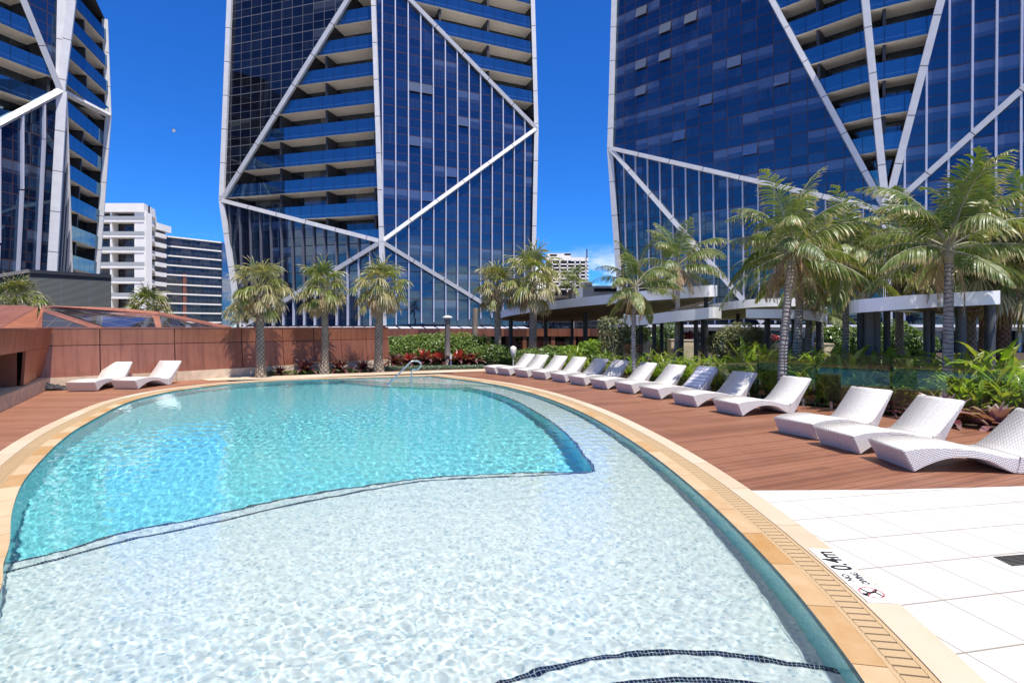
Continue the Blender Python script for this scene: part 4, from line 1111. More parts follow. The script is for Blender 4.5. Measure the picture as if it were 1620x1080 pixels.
for cx, cy_, s1, s2 in ((-13.2,15.5,.30,.17),(-12.93,15.62,.22,.10)):
    n0 = len(mb.v); mb.lathe([(.55*s1,0),(s1,.12*s2),(.95*s1,.5*s2),(.7*s1,.9*s2),(.25*s1,s2),(.05*s1,.9*s2)], 11, (cx,cy_,0), 0, False)
    mb.v[n0:] = [(cx+(a-cx)*(1+.45*math.sin(3*math.atan2(b-cy_,a-cx)+1)*rr.uniform(.4,1)), cy_+(b-cy_)*.6*rr.uniform(.8,1.15), max(0, c*rr.uniform(.65,1.3))) for a, b, c in mb.v[n0:]]
tag(mb.build('beach_bag', M['divider'], None, True), 'dark crumpled bag left on the deck in the copper wall corner', 'bag')
mb = MB()
for k in range(8): mb.frame((4.85, 3.66+.021*k, .0), (.5,.08,0), (-.002,.008,0), (0,0,.004))
fd = mb.build('floor_drain', M['dark_gap']); tag(fd, 'dark slotted floor drain let into the white pavers', 'drain')
fd.location = (-1.08, .44, 0); fd.scale = (1,1,1)
# fallen palm frond pieces are left out; depth sign on the stone border
SG = empty('depth_sign', (0,0,0), 0, 'white pool depth plate reading 0.4m no diving on the cream stone edge', 'sign')
M['sign_white'] = plain('sign_white', (.80,.79,.78), .5, 0, .03); M['sign_black'] = plain('sign_black', (.015,.012,.013), .6); M['sign_red'] = plain('sign_red', (.42,.045,.06), .5)
pn, pf_ = gr(1378,940), gr(1291,880)
i_n = nearest(pn.to_2d(), edge)
cpt = (pn+pf_)*.5; tdir = (pf_-pn).to_2d().normalized()
pm = lerp_loop(offset(POOL,.489), ARC[nearest(Vector((2.41,4.0)), offset(POOL,.489))])
iq = nearest(pm, POOL); tdir = (POOL[iq+6]-POOL[iq-6]).normalized(); SG.location = (pm.x, pm.y, .004); SG.rotation_euler.z = math.atan2(tdir.y, tdir.x)
mb = MB(); mb.box(-.43,.43,-.092,.092,0,.004); mb.build('plate', M['sign_white'], SG)
def text(s, x, y, size, mat, sx_=1.0, nm='lettering'):
    cu = bpy.data.curves.new(nm, 'FONT'); cu.body = s; cu.size = size; cu.align_x = 'CENTER'; cu.align_y = 'CENTER'; cu.extrude = .0008; cu.offset = size*.02
    tmp = bpy.data.objects.new('tmp', cu); col.objects.link(tmp); dg = bpy.context.evaluated_depsgraph_get()
    me = bpy.data.meshes.new_from_object(tmp.evaluated_get(dg)); bpy.data.objects.remove(tmp); bpy.data.curves.remove(cu)
    me.materials.clear(); me.materials.append(mat); o = link(nm, me, SG); o.location = (x, y, .0055); o.scale = (sx_, 1, 1); return o
text('0.4m', .21, .0, .20, M['sign_black'], .86); text('NO', -.085, .042, .07, M['sign_black']); text('DIVING', -.085, -.04, .07, M['sign_black'], .8)
mb = MB(); k = 40
for j in range(k):
    a, b = 2*math.pi*j/k, 2*math.pi*(j+1)/k
    mb.face([(-.30+r_*math.cos(q), r_*math.sin(q), .006) for r_, q in ((.068,a),(.076,a),(.076,b),(.068,b))])
mb.face([(-.30-.056,.05,.006),(-.30-.05,.056,.006),(-.30+.056,-.05,.006),(-.30+.05,-.056,.006)]); mb.build('red_ring', M['sign_red'], SG)
mb = MB(); o_ = Vector((-.30,0,.0065))
for a, b, wd in (((-.01,.03),(.01,-.03),.02),((.0,.02),(.05,.045),.012),((0,-.03),(-.05,-.05),.012),((.01,-.03),(.05,-.06),.012),((-.01,.03),(-.045,.06),.012)):
    a, b = Vector((*a,0)), Vector((*b,0)); d = (b-a).normalized(); q = Vector((-d.y,d.x,0))*wd*.5; mb.face([o_+a+q, o_+a-q, o_+b-q, o_+b+q])
mb.face([o_+Vector((-.03+.018*math.cos(a*math.pi/5), .055+.018*math.sin(a*math.pi/5), 0)) for a in range(10)]); mb.build('diver_symbol', M['sign_black'], SG)
# ------------------------------------------------------------------ pergola roofs, podium
M['fascia'] = plain('white_fascia', (.86,.84,.82), .45, 0, .05, .6)
def slats():
    t = NT('timber_slats'); x, y, _ = t.sep(t.ob())
    ln = line(t, t.math('ADD', t.math('MULTIPLY', x, .8), t.math('MULTIPLY', y, .6)), .12, .028)
    c = t.ramp(t.noise(t.ob(), 2, 4), [(.3, (.38,.28,.18)), (.7, (.56,.42,.29))]); c = t.mix(ln, c, (.03,.02,.015)); return t.done(t.pbr(c, .7))
M['slats'] = slats()
M['dark_post'] = plain('dark_post', (.035,.033,.035), .5)
M['conc_post'] = plain('grey_post', (.10,.095,.095), .6)
def smoothloop(p, k=5):
    n_ = len(p); out = []
    for i in range(n_):
        p0, p1, p2, p3 = p[i-1], p[i], p[(i+1) % n_], p[(i+2) % n_]
        for j in range(k):
            t = j/k; out.append(.5*((2*p1)+(p2-p0)*t+(2*p0-5*p1+4*p2-p3)*t*t+(3*p1-p0-3*p2+p3)*t**3))
    return out
def canopy(label, pts, th, posts, sm=True):
    P_ = [at(*p) for p in pts]; lp_ = smoothloop(P_) if sm else P_
    o = empty('pergola_roof', (0,0,0), 0, label, 'pergola', 'white edged pergola roofs in the garden')
    n_ = len(lp_); c = sum(lp_, Vector())/n_
    mb = MB()
    for i in range(n_):
        a, b = lp_[i], lp_[(i+1) % n_]; up = Vector((0,0,th))
        mb.face([a, b, b+up, a+up], None, 0, True)
        ia, ib = a+(c-a).normalized()*.06, b+(c-b).normalized()*.06
        mb.face([b, a, ia, ib], None, 0); mb.face([a+up, b+up, ib+up, ia+up], None, 0); mb.face([ib, ia, ia+up, ib+up], None, 0, True)
    mb.build('fascia', M['fascia'], o)
    def cap(nm, dz, mat):
        bm = fill([[Vector((q.x+(c-q).normalized().x*.05, q.y+(c-q).normalized().y*.05)) for q in lp_]], 0)
        for v in bm.verts:
            k = min(range(n_), key=lambda i: (lp_[i].x-v.co.x)**2+(lp_[i].y-v.co.y)**2); v.co.z = lp_[k].z+dz
        me = bpy.data.meshes.new(nm); bm.to_mesh(me); bm.free(); me.materials.append(mat); return link(nm, me, o)
    cap('slatted_soffit', .05, M['slats']); cap('roof_sheet', th-.04, M['fascia'])
    for px, ytop, z, r_, m in posts:
        a = at(px, ytop, z); a.z += .12; mb = MB(); mb.tube([(a.x+.0, a.y, -.03), a], r_, 10); mb.build('post', m, o)
dp_, cp_ = M['dark_post'], M['conc_post']
canopy('largest white edged pergola roof, sweeping up to a rounded end behind the palms',
    [(795,502,32),(880,488.5,28),(985,478.5,24),(1060,473,21.5),(1115,469.5,20),(1131,469,20.3),(1132,470,21.5),(1105,484,25),(1000,503,33),(900,509,38),(810,508,38)], .42,
    [(808,499,33,.13,dp_),(863,505,36,.11,dp_),(926,489,30,.13,dp_),(905,505,36,.10,dp_),(1117,474,21.3,.085,dp_)])
canopy('narrow white edged pergola roof crossing in front below the largest one',
    [(986,511,22.5),(1003,514.5,20.5),(1035,512,19.3),(1065,509,18.5),(1100,506,17.9),(1132,503,17.5),(1134,506,20),(1060,511,23),(1000,512,25)], .36,
    [(1014,513,21.5,.09,dp_),(1035,512,21,.08,dp_),(1047,512,22.5,.075,dp_),(1078,509,20.5,.09,dp_),(1101,509,21,.085,cp_),(1112,508,20.5,.08,dp_)])
canopy('long thin white edged pergola roof running behind the leafy shrub',
    [(1060,502,26),(1110,495,24),(1160,489,22.5),(1200,485.5,22),(1240,484.5,22),(1290,485,23),(1290,493,27),(1200,503,28),(1130,506,28.5)], .33,
    [(1168,500,26,.1,dp_),(1238,497,25,.1,dp_)])
canopy('small white edged pergola roof on dark posts between two leaning palm trunks',
    [(1180,502.5,16.8),(1190,503,16),(1240,503.5,15.4),(1275,505.5,15.3),(1300,509,15.7),(1306,511,16.6),(1295,508,18.8),(1240,507,20.2),(1190,505.5,19.5)], .26,
    [(1213,506,17.6,.075,dp_),(1216,506,19,.06,dp_),(1256,506,17.8,.08,dp_),(1295,507,17.2,.075,dp_)])
canopy('broad white edged pergola roof at the right on thick grey posts',
    [(1344,496,13.2),(1352,495,12.1),(1400,491.5,11.6),(1440,488.5,11.5),(1500,485,11.5),(1573,481.5,11.5),(1581,481,12.2),(1570,487,14.6),(1500,499,15.2),(1440,494,14.2),(1400,493.5,14.5),(1360,495,14.4)], .29,
    [(1362,497,14,.09,dp_),(1375,496,13.6,.10,cp_),(1386,496,13.8,.10,cp_),(1403,496,14.4,.08,dp_),(1466,498,14.2,.075,cp_),(1474,498,14.4,.075,dp_),(1520,492,13,.105,cp_),(1566,489,13,.105,cp_)])
canopy('white edged pergola roof cut off by the right edge of the frame', [(1600,489,17),(1640,485,16),(1720,480,16),(1720,490,19),(1640,496,20)], .3, [(1650,492,18,.12,cp_),(1700,490,18,.12,cp_)])

# podium behind the garden
PB = empty('podium_building', (0,0,0), 0, 'low copper fronted podium with dark openings under the middle tower', 'building')
zz = 40.0
def pbx(nm, p0, p1, y0, y1, dy, dep, mat, par, lo_=None):
    a_, b_ = at(p0,y0,zz+dy), at(p1,y1,zz+dy); z0_ = b_.z if lo_ is None else lo_; mb = MB(); mb.frame((a_.x,zz+dy,z0_), (b_.x-a_.x,0,0), (0,dep,0), (0,0,a_.z-z0_)); o = mb.build(nm, mat, par)
    me = o.data; ul = me.uv_layers.new(name='UVMap') if not me.uv_layers else me.uv_layers[0]
    for l in me.loops: v = me.vertices[l.vertex_index].co; ul.data[l.index].uv = (v.x+v.y, v.z)
    return o
px = 560
while px < 960:
    pbx('fascia_panel', px+.3, px+33.7, 520, 532, 0, .3, M['copper_dark'] if (px//34) % 4 == 3 else M['copper'], PB); px += 34
pbx('recess_wall', 560, 990, 531.9, 560, 3.0, .3, M['recess'], PB, -1)
pbx('recess_roof', 560, 990, 519.6, 531, .31, 3.2, M['dark_gap'], PB)
for px in (694,770,827,872,951,905): pbx('column', px, px+6, 532, 560, .1, .3, M['copper'], PB, -1)
for px in (722,806,860,893,930): pbx('window', px, px+9, 534, 560, 2.9, .1, M['rail_glass'], PB, -.2)
for px in (640,735,800,845,915): pbx('inner_pier', px, px+16, 532, 560, 1.6, .3, M['copper_dark'], PB, -1)
pbx('upper_storey', 845, 1000, 508, 520, 4, 3, M['recess'], PB, 1.0)
PG = empty('podium_building', (0,0,0), 0, 'pale slab roofed podium with dark shopfront glass under the right tower', 'building')
zz = 38.0
pbx('roof_slab', 985, 1800, 513.5, 517.5, 0, 6, M['fascia'], PG); pbx('soffit_beam', 985, 1800, 517.5, 523, .6, .4, M['cap'], PG)
pbx('shopfront', 985, 1800, 520, 580, 2.2, .2, M['recess'], PG, -.5)
for px in range(1000, 1800, 47): pbx('mullion_post', px, px+5, 523, 580, 1.9, .25, M['cap'], PG, -.5)
pbx('dark_entrance', 1113, 1150, 522, 580, 2.0, .15, M['dark_gap'], PG, -.5)
M['teal'] = plain('teal_screen', (.06,.20,.26), .3)
pbx('teal_window', 1207, 1262, 524, 541, 1.95, .1, M['teal'], PG)
PL = [(1002,1030,540,556,30),(1062,1075,538,556,31),(1075,1100,539,556,30),(1207,1240,544,562,26),(1304,1318,545,562,24)]
for i, (p0, p1, y0, y1, z) in enumerate(PL):
    zz = z; a_, b_ = at(p0,y0,z), at(p1,y0,z); mb = MB(); mb.box(a_.x,b_.x,z,z+.8,-.03,a_.z); mb.box(a_.x-.03,b_.x+.03,z-.03,z+.83,a_.z,a_.z+.05)
    o = mb.build('planter_box', M['plinth']); tag(o, ['sandstone planter box under the narrow pergola roof','short sandstone planter beside the dark entrance','long sandstone planter beside the dark entrance','sandstone planter behind the leaning palm trunk','orange brown planter right of the small pergola'][i], 'planter')
tag(sheet('lawn', [[Vector(p) for p in ((7.5,21.5),(16,18.5),(26,19),(26,30),(8,32))]], -.02, plain('lawn', (.11,.15,.045), .9, 0, .4, 9)), kind='structure')
tag(sheet('path', [[Vector(p) for p in ((7.5,25.5),(26,23.5),(26,25.5),(7.5,27.2))]], -.012, M['cream_stone']), kind='structure')
# ------------------------------------------------------------------ plants
def leaf_mat(name, c1, c2, tip=None, trans=.35, rough=.42, scale=3.0):
    t = NT(name); oi = t.n('ObjectInfo').outputs['Random']; n = t.noise(t.ob(), scale, 3)
    c = t.ramp(t.math('ADD', t.math('MULTIPLY', n, .8), t.math('MULTIPLY', oi, .2)), [(.25, c1), (.7, c2)])
    if tip is not None:
        x, y, _ = t.sep(t.uv()); c = t.mix(t.ramp(t.math('ADD', y, t.math('MULTIPLY', n, .3)), [(.85, 0.0), (1.1, 1.0)]), c, tip)
    b = t.pbr(c, rough, 0.0, None, .5); tr = t.n('BsdfTranslucent'); t.put(tr.inputs[0], t.mix(1.0, c, (1.3,1.35,.5), 'MULTIPLY'))
    mx = t.n('MixShader'); mx.inputs[0].default_value = trans; t.put(mx.inputs[1], b); t.put(mx.inputs[2], tr); return t.done(mx.outputs[0])
M['frond'] = leaf_mat('palm_frond', (.085,.14,.028), (.205,.245,.072), (.44,.36,.17), .32, .4)
M['frond_dark'] = leaf_mat('palm_frond_dark', (.05,.10,.020), (.13,.185,.048), (.34,.28,.12), .32, .4)
M['dead'] = leaf_mat('dead_frond', (.27,.175,.09), (.48,.35,.21), None, .25, .7)
M['fan_green'] = leaf_mat('fan_leaf', (.11,.16,.032), (.26,.27,.082), (.55,.47,.26), .35, .45)
M['fan_olive'] = leaf_mat('fan_leaf_olive', (.22,.21,.08), (.42,.37,.19), (.58,.49,.33), .3, .5)
M['ginger'] = leaf_mat('ginger_leaf', (.14,.25,.022), (.33,.45,.06), None, .5, .32, 2.0)
M['ginger_y'] = leaf_mat('ginger_leaf_yellow', (.24,.29,.045), (.40,.40,.09), None, .42, .32, 2.0)
M['shrub'] = leaf_mat('shrub_leaf', (.065,.12,.025), (.17,.24,.06), None, .3, .32, 4.0)
M['hedge'] = leaf_mat('hedge_leaf', (.09,.16,.028), (.21,.29,.07), None, .3, .32, 4.0)
M['grey_shrub'] = leaf_mat('grey_shrub_leaf', (.13,.15,.06), (.30,.30,.16), None, .25, .4, 4.0)
M['brom_dark'] = leaf_mat('bromeliad_dark', (.055,.014,.020), (.16,.045,.055), (.28,.17,.17), .3, .3)
M['brom_red'] = leaf_mat('bromeliad_red', (.28,.018,.025), (.46,.06,.06), None, .35, .3)
M['brom_pink'] = leaf_mat('bromeliad_pink', (.22,.07,.09), (.42,.22,.23), (.55,.40,.38), .3, .3)
M['cover'] = leaf_mat('ground_cover', (.13,.19,.12), (.24,.30,.20), None, .25, .5)
def trunk_mat(name, c1, c2, per, dark, rough=.85, diamond=False):
    t = NT(name); x, y, _ = t.sep(t.uv()); n = t.noise(t.ob(), 6, 5, .65)
    yy = t.math('ADD', y, t.math('MULTIPLY', n, .05)); x = t.math('ADD', x, t.math('MULTIPLY', t.noise(t.ob(), 3.1, 3), .12)) if diamond else x
    c = t.ramp(n, [(.3, c1), (.7, c2)]); c = t.mix(t.ramp(t.noise(t.ob(), 2.3, 4, .7), [(.5, 0.0), (.7, .55)]), c, tuple(v*.5 for v in c1))
    if diamond:
        a = t.math('ADD', t.math('MULTIPLY', x, 6.0), t.math('MULTIPLY', yy, 1/per)); b = t.math('SUBTRACT', t.math('MULTIPLY', x, 6.0), t.math('MULTIPLY', yy, 1/per))
        f = t.math('MULTIPLY', t.math('ABSOLUTE', t.math('SINE', t.math('MULTIPLY', a, math.pi))), t.math('ABSOLUTE', t.math('SINE', t.math('MULTIPLY', b, math.pi))))
        m_ = t.math('MULTIPLY', t.ramp(f, [(.05, 1.0), (.4, 0.0)]), t.math('ADD', .25, t.math('MULTIPLY', t.noise(t.ob(), 4.0, 3), .8)))
    else:
        yy = t.math('ADD', yy, t.math('MULTIPLY', t.noise(t.ob(), 1.7, 2), .35)); f = t.math('ABSOLUTE', t.math('SINE', t.math('MULTIPLY', yy, math.pi/per))); m_ = t.ramp(f, [(.1, 1.0), (.45, 0.0)])
    c = t.mix(m_, c, dark); return t.done(t.pbr(c, rough, 0.0, t.bump(f, .8, .03)))
M['trunk_ring'] = trunk_mat('ringed_trunk', (.26,.235,.215), (.42,.385,.35), .085, (.12,.10,.09))
M['trunk_boot'] = trunk_mat('booted_trunk', (.27,.205,.145), (.42,.34,.25), .16, (.08,.055,.035), diamond=True)
M['trunk_red'] = trunk_mat('red_booted_trunk', (.20,.10,.06), (.34,.19,.12), .14, (.07,.035,.02), diamond=True)
M['shaft'] = plain('crown_shaft', (.30,.27,.17), .5, 0, .25, 3)

def leaflet(mb, p, d, nrm, L, w, droop, seg=3, m=0, ph=0.0):
    """tapered drooping strip"""
    d = d.normalized(); pts = []; q = Vector(p); v0 = .0
    for k in range(seg+1):
        f = k/seg; pts.append(q.copy())
        d = (d + Vector((0,0,-1))*droop/seg).normalized(); q = q + d*(L/seg)
    V = []; U = []
    for k, c in enumerate(pts):
        f = k/seg; t = (pts[min(k+1,seg)]-pts[max(k-1,0)]).normalized(); s = t.cross(nrm)
        if s.length < .01: s = Vector((1,0,0))
        s = s.normalized()*w*(.5 if k == 0 else (1-.25*f if k < seg else .08))
        V += [c-s, c+s]; U += [(0, f), (1, f)]
    mb.mesh(V, [(2*k,2*k+1,2*k+3,2*k+2) for k in range(seg)], m, True, [[U[2*k],U[2*k+1],U[2*k+3],U[2*k+2]] for k in range(seg)])
def feather(name, Lf, e0, curl, drp, mat, seed, nl=52, dead=False, ragged=0.0):
    r = random.Random(seed); mb = MB(); n_ = 14; p = Vector((0,0,0)); ang = R(e0); pts = [p.copy()]; tw = r.uniform(-.25,.25)
    yaw = 0
    for k in range(n_):
        f = k/n_; ang -= R(curl)*(.35+1.3*f)/n_; yaw += tw/n_
        p = p + Vector((math.cos(ang)*math.cos(yaw), math.cos(ang)*math.sin(yaw), math.sin(ang)))*Lf/n_; pts.append(p.copy())
    mb.tube(pts, [.022*(1-.8*k/n_) for k in range(n_+1)], 5, 1)
    for k in range(nl):
        f = .16+.84*(k+.5)/nl; x = f*n_; i = min(int(x), n_-1); c = pts[i].lerp(pts[i+1], x-i); t = (pts[i+1]-pts[i]).normalized()
        up = Vector((0,0,1)); up = (up-t*up.dot(t)).normalized(); sd = t.cross(up)
        ll = Lf*.30*(math.sin(math.pi*min(1, .18+.80*f))**.6)*(1-.25*f)
        for s in (-1, 1):
            if r.random() < ragged or (f > .75 and r.random() < .25): continue
            d = sd*s*(1-.35*f) + t*(.55+.5*f) + up*r.uniform(.1,.35)*(-1 if dead else 1)
            leaflet(mb, c, d, up+Vector((r.uniform(-.3,.3),r.uniform(-.3,.3),0)), ll*r.uniform(.85,1.1), .0135*Lf/1.8*r.uniform(.75,1.3), drp*r.uniform(.75,1.3), 4, 0)
    me_o = mb.build(name, [mat, M['shaft'] if not dead else M['dead']]); me = me_o.data; bpy.data.objects.remove(me_o); return me
FV = []
for i, (e0, curl, drp) in enumerate([(84,55,.9),(74,80,1.3),(62,90,1.5),(50,90,1.7),(36,85,1.9),(22,78,2.1),(6,62,2.1),(-15,45,1.9)]):
    for v in range(2): FV.append(feather('frond', 2.0, e0, curl, drp, M['frond'] if (i+v) % 3 else M['frond_dark'], 40+i*3+v, ragged=.05+.03*v))
DV = [feather('dead_frond', 1.35, e, c, 1.6, M['dead'], 90+i, 26, True, .25) for i, (e, c) in enumerate([(-30,60),(-50,40),(-70,25)])]
def bent(base, topx, topy, zt, n_=9, sway=.04, seed=0):
    r = random.Random(seed); a = Vector(base); b = Vector((topx, topy, zt)); o = Vector((r.uniform(-1,1), r.uniform(-1,1), 0))*sway
    return [a.lerp(b, k/n_) + o*math.sin(math.pi*k/n_) for k in range(n_+1)]
def feather_palm(label, pxb, pxt, yc, z, rad, size, seed, nf=15, dead=4, mat='trunk_ring', lift=0):
    r = random.Random(seed); base = Vector(((pxb-810)/F*z, z, -.03)); top = at(pxt, yc, z)
    o = empty('palm_tree', base, 0, label, 'palm tree', 'feather palms in the garden bed')
    pts = bent((0,0,0), top.x-base.x, 0, top.z-base.z, 10, .06, seed)
    mb = MB(); mb.tube(pts, [rad*(1.35 if k == 0 else 1.12-.3*k/10) for k in range(11)], 12); mb.build('trunk', M[mat], o)
    t = top-base; mb = MB(); mb.tube([t+Vector((0,0,-.05)), t+Vector((0,0,.12)), t+Vector((0,0,.34)), t+Vector((0,0,.5))], [rad*.95, rad*1.05, rad*.7, rad*.3], 10); mb.build('crown_shaft', M['shaft'], o)
    az = r.uniform(0, 6.28)
    nf += 6
    for k in range(nf):
        f = k/(nf-1); az += 2.4+r.uniform(-.25,.25); vi = min(len(FV)-1, int(f**.9*8)*2 + r.randrange(2))
        fr_ = link('frond', FV[vi], o); fr_.location = t+Vector((math.cos(az)*.06, math.sin(az)*.06, .42-.25*f)); fr_.rotation_euler = (r.uniform(-.2,.2), r.uniform(-.12,.12), az); fr_.scale = (size*r.uniform(.85,1.1),)*3
    for k in range(dead+3):
        az = r.uniform(0, 6.28); fr_ = link('dead_frond', DV[r.randrange(3)], o); fr_.location = t+Vector((math.cos(az)*.1, math.sin(az)*.1, .12)); fr_.rotation_euler = (0, r.uniform(-.2,.2), az); fr_.scale = (size*r.uniform(.7,1.0),)*3
    return o
feather_palm('feather palm with slim dark trunk behind the white loungers, in front of the narrow pergola', 1005, 1005, 468, 17, .075, .78, 1, 12, 6)
feather_palm('taller feather palm with ragged crown left of the rounded pergola end', 1068, 1072, 432, 20, .09, 1.0, 2, 12, 6)
feather_palm('leaning pale ringed palm with wide arching crown behind the fourth lounger', 1236, 1252, 412, 13, .10, .98, 3, 14, 8)
feather_palm('grey green trunked palm leaning right just behind the pale ringed palm', 1257, 1268, 438, 15, .11, .95, 4, 13, 7)
feather_palm('slender palm behind the two leaning palms, mostly hidden', 1277, 1282, 440, 17.5, .10, 1.0, 5, 14, 7)
feather_palm('slim upright palm between the small and the broad pergola', 1336, 1338, 428, 15, .085, 1.05, 6, 13, 7)
feather_palm('largest feather palm, thick ringed trunk rising in front of the broad pergola', 1497, 1501, 412, 11.2, .095, 1.02, 7, 14, 4)
feather_palm('short trunked palm behind the largest palm, shaggy with dead fronds', 1541, 1541, 424, 15.5, .12, 1.3, 8, 17, 12, 'trunk_boot')
feather_palm('small feather palm far behind above the largest pergola', 906, 906, 455, 44, .14, .9, 9, 9, 2)
feather_palm('brown trunked palm with many dead fronds behind the broad pergola roof', 1425, 1425, 432, 18, .12, 1.25, 13, 16, 12, 'trunk_boot')
feather_palm('palm behind the frame edge palms, its fronds leaning into the picture', 1640, 1632, 408, 13.5, .12, 1.05, 14, 14, 5)
feather_palm('bright green young palm behind the small pergola', 1300, 1300, 505, 23, .07, .75, 10, 12, 0)

def fan_leaf(mb, o, d, L, nseg, r, pet, droop, m):
    d = d.normalized(); up = Vector((0,0,1)); sd = d.cross(up); sd = sd.normalized() if sd.length > .05 else Vector((1,0,0)); nrm = sd.cross(d).normalized()
    c = o+d*pet - Vector((0,0,1))*.12*pet
    mb.tube([o, o.lerp(c,.5)+Vector((0,0,.02)), c], [.016,.012,.009], 4, 3, False)
    for k in range(nseg):
        a = R(-115+230*(k+.5)/nseg)
        dd = d*math.cos(a)+sd*math.sin(a)+nrm*.15
        leaflet(mb, c, dd, nrm+Vector((r.uniform(-.25,.25),r.uniform(-.25,.25),r.uniform(-.1,.1))), L*(.75+.25*math.cos(a))*r.uniform(.85,1.12), L*.032, droop*r.uniform(.7,1.25), 4, m)
def fan_crown(seed, nleaf=38, L=.66):
    r = random.Random(seed); mb = MB(); az = 0
    for k in range(nleaf):
        f = k/(nleaf-1); az += 2.4+r.uniform(-.3,.3); el = R(82-112*f**.8+r.uniform(-10,10))
        d = Vector((math.cos(az)*math.cos(el), math.sin(az)*math.cos(el), math.sin(el)))
        fan_leaf(mb, Vector((0,0,.25-.35*f)), d, L*r.uniform(.8,1.1), 20, r, r.uniform(.42,.85), 1.3+1.5*f, 0 if r.random() < .85-.6*f else 1)
    o = mb.build('crown', [M['fan_green'], M['fan_olive'], M['dead'], M['fan_olive']]); me = o.data; bpy.data.objects.remove(o); return me
def fan_skirt(seed, n_=15):
    r = random.Random(seed); mb = MB()
    for k in range(n_):
        az = r.uniform(0,6.28); el = R(r.uniform(-70,-25)); d = Vector((math.cos(az)*math.cos(el), math.sin(az)*math.cos(el), math.sin(el)))
        fan_leaf(mb, Vector((0,0,-.1)), d, r.uniform(.4,.6), 13, r, r.uniform(.2,.5), 2.2, 2)
    o = mb.build('dead_leaves', [M['dead']]*4); me = o.data; bpy.data.objects.remove(o); return me
FC = [fan_crown(s) for s in (1,2,3)]; FS_ = [fan_skirt(s) for s in (5,6)]
def fan_palm(label, pxb, yb, pxt, yc, z, rad, size, seed, mat='trunk_boot', skirt=True, base=None):
    b = Vector(((pxb-810)/F*z, z, -.03)) if yb else Vector(((pxb-810)/F*z, z, -1.0)); top = at(pxt, yc, z)
    o = empty('fan_palm', b, 0, label, 'palm tree', 'shaggy fan palms'); pts = bent((0,0,0), top.x-b.x, 0, top.z-b.z, 10, .05, seed)
    mb = MB(); mb.tube(pts, [rad*.76*(1.5 if k == 0 else 1.22 if k == 1 else 1.05-.2*k/10) for k in range(11)], 12); mb.build('trunk', M[mat], o)
    c = link('crown', FC[seed % 3], o); c.location = top-b; c.rotation_euler.z = seed*1.7; c.scale = (size,)*3
    if skirt: s = link('dead_leaves', FS_[seed % 2], o); s.location = top-b; s.rotation_euler.z = seed*2.3; s.scale = (size,)*3
    return o
fan_palm('leftmost shaggy fan palm in front of the copper wall', 413, 1, 412, 462, 19.4, .19, 1.05, 1)
fan_palm('fan palm in front of the middle of the copper wall, second of the front three', 513, 1, 511, 460, 21.2, .19, 1.02, 2)
fan_palm('fan palm at the right end of the copper wall beside the hedge', 599, 1, 602, 458, 21.8, .22, 1.15, 3)
fan_palm('smaller fan palm left of the pair by the largest pergola', 789, 1, 787, 455, 26.5, .22, 1.12, 4)
fan_palm('large green fan palm in front of the left tip of the largest pergola', 842, 1, 844, 448, 26, .25, 1.5, 5)
fan_palm('little fan palm beyond the copper wall, left of the leftmost tall one', 375, 0, 376, 497, 45, .16, .95, 6, skirt=False)
fan_palm('little fan palm beyond the copper wall, half hidden by the leftmost tall one', 404, 0, 404, 495, 45, .16, .9, 7, skirt=False)
fan_palm('low fan palm crown showing above the folded roof before the white apartments', 233, 0, 234, 490, 46, .2, 1.75, 8, skirt=False)
fan_palm('wide low palm crown over the folded roof at the left edge', 22, 0, 24, 484, 36, .2, 1.75, 9, skirt=False)
fan_palm('thick reddish trunked palm at the far right, crown full of dead leaves', 1587, 1, 1587, 432, 14, .21, 1.35, 10, 'trunk_red')
fan_palm('palm with booted trunk between the largest palm and the thick reddish one', 1556, 1, 1558, 440, 16.5, .17, 1.3, 11, 'trunk_red')
# bare cut trunk
TK = empty('palm_tree', gr(752,562), 0, 'bare cut palm trunk without a crown right of the path lamp', 'palm tree')
mb = MB(); z_ = TK.location.y; hh = at(752,487,z_).z; mb.tube(bent((0,0,-.03),0,0,hh,10,.05,3), [.34,.28,.22,.19,.18,.18,.17,.17,.17,.17,.16], 12); mb.build('trunk', M['trunk_boot'], TK)

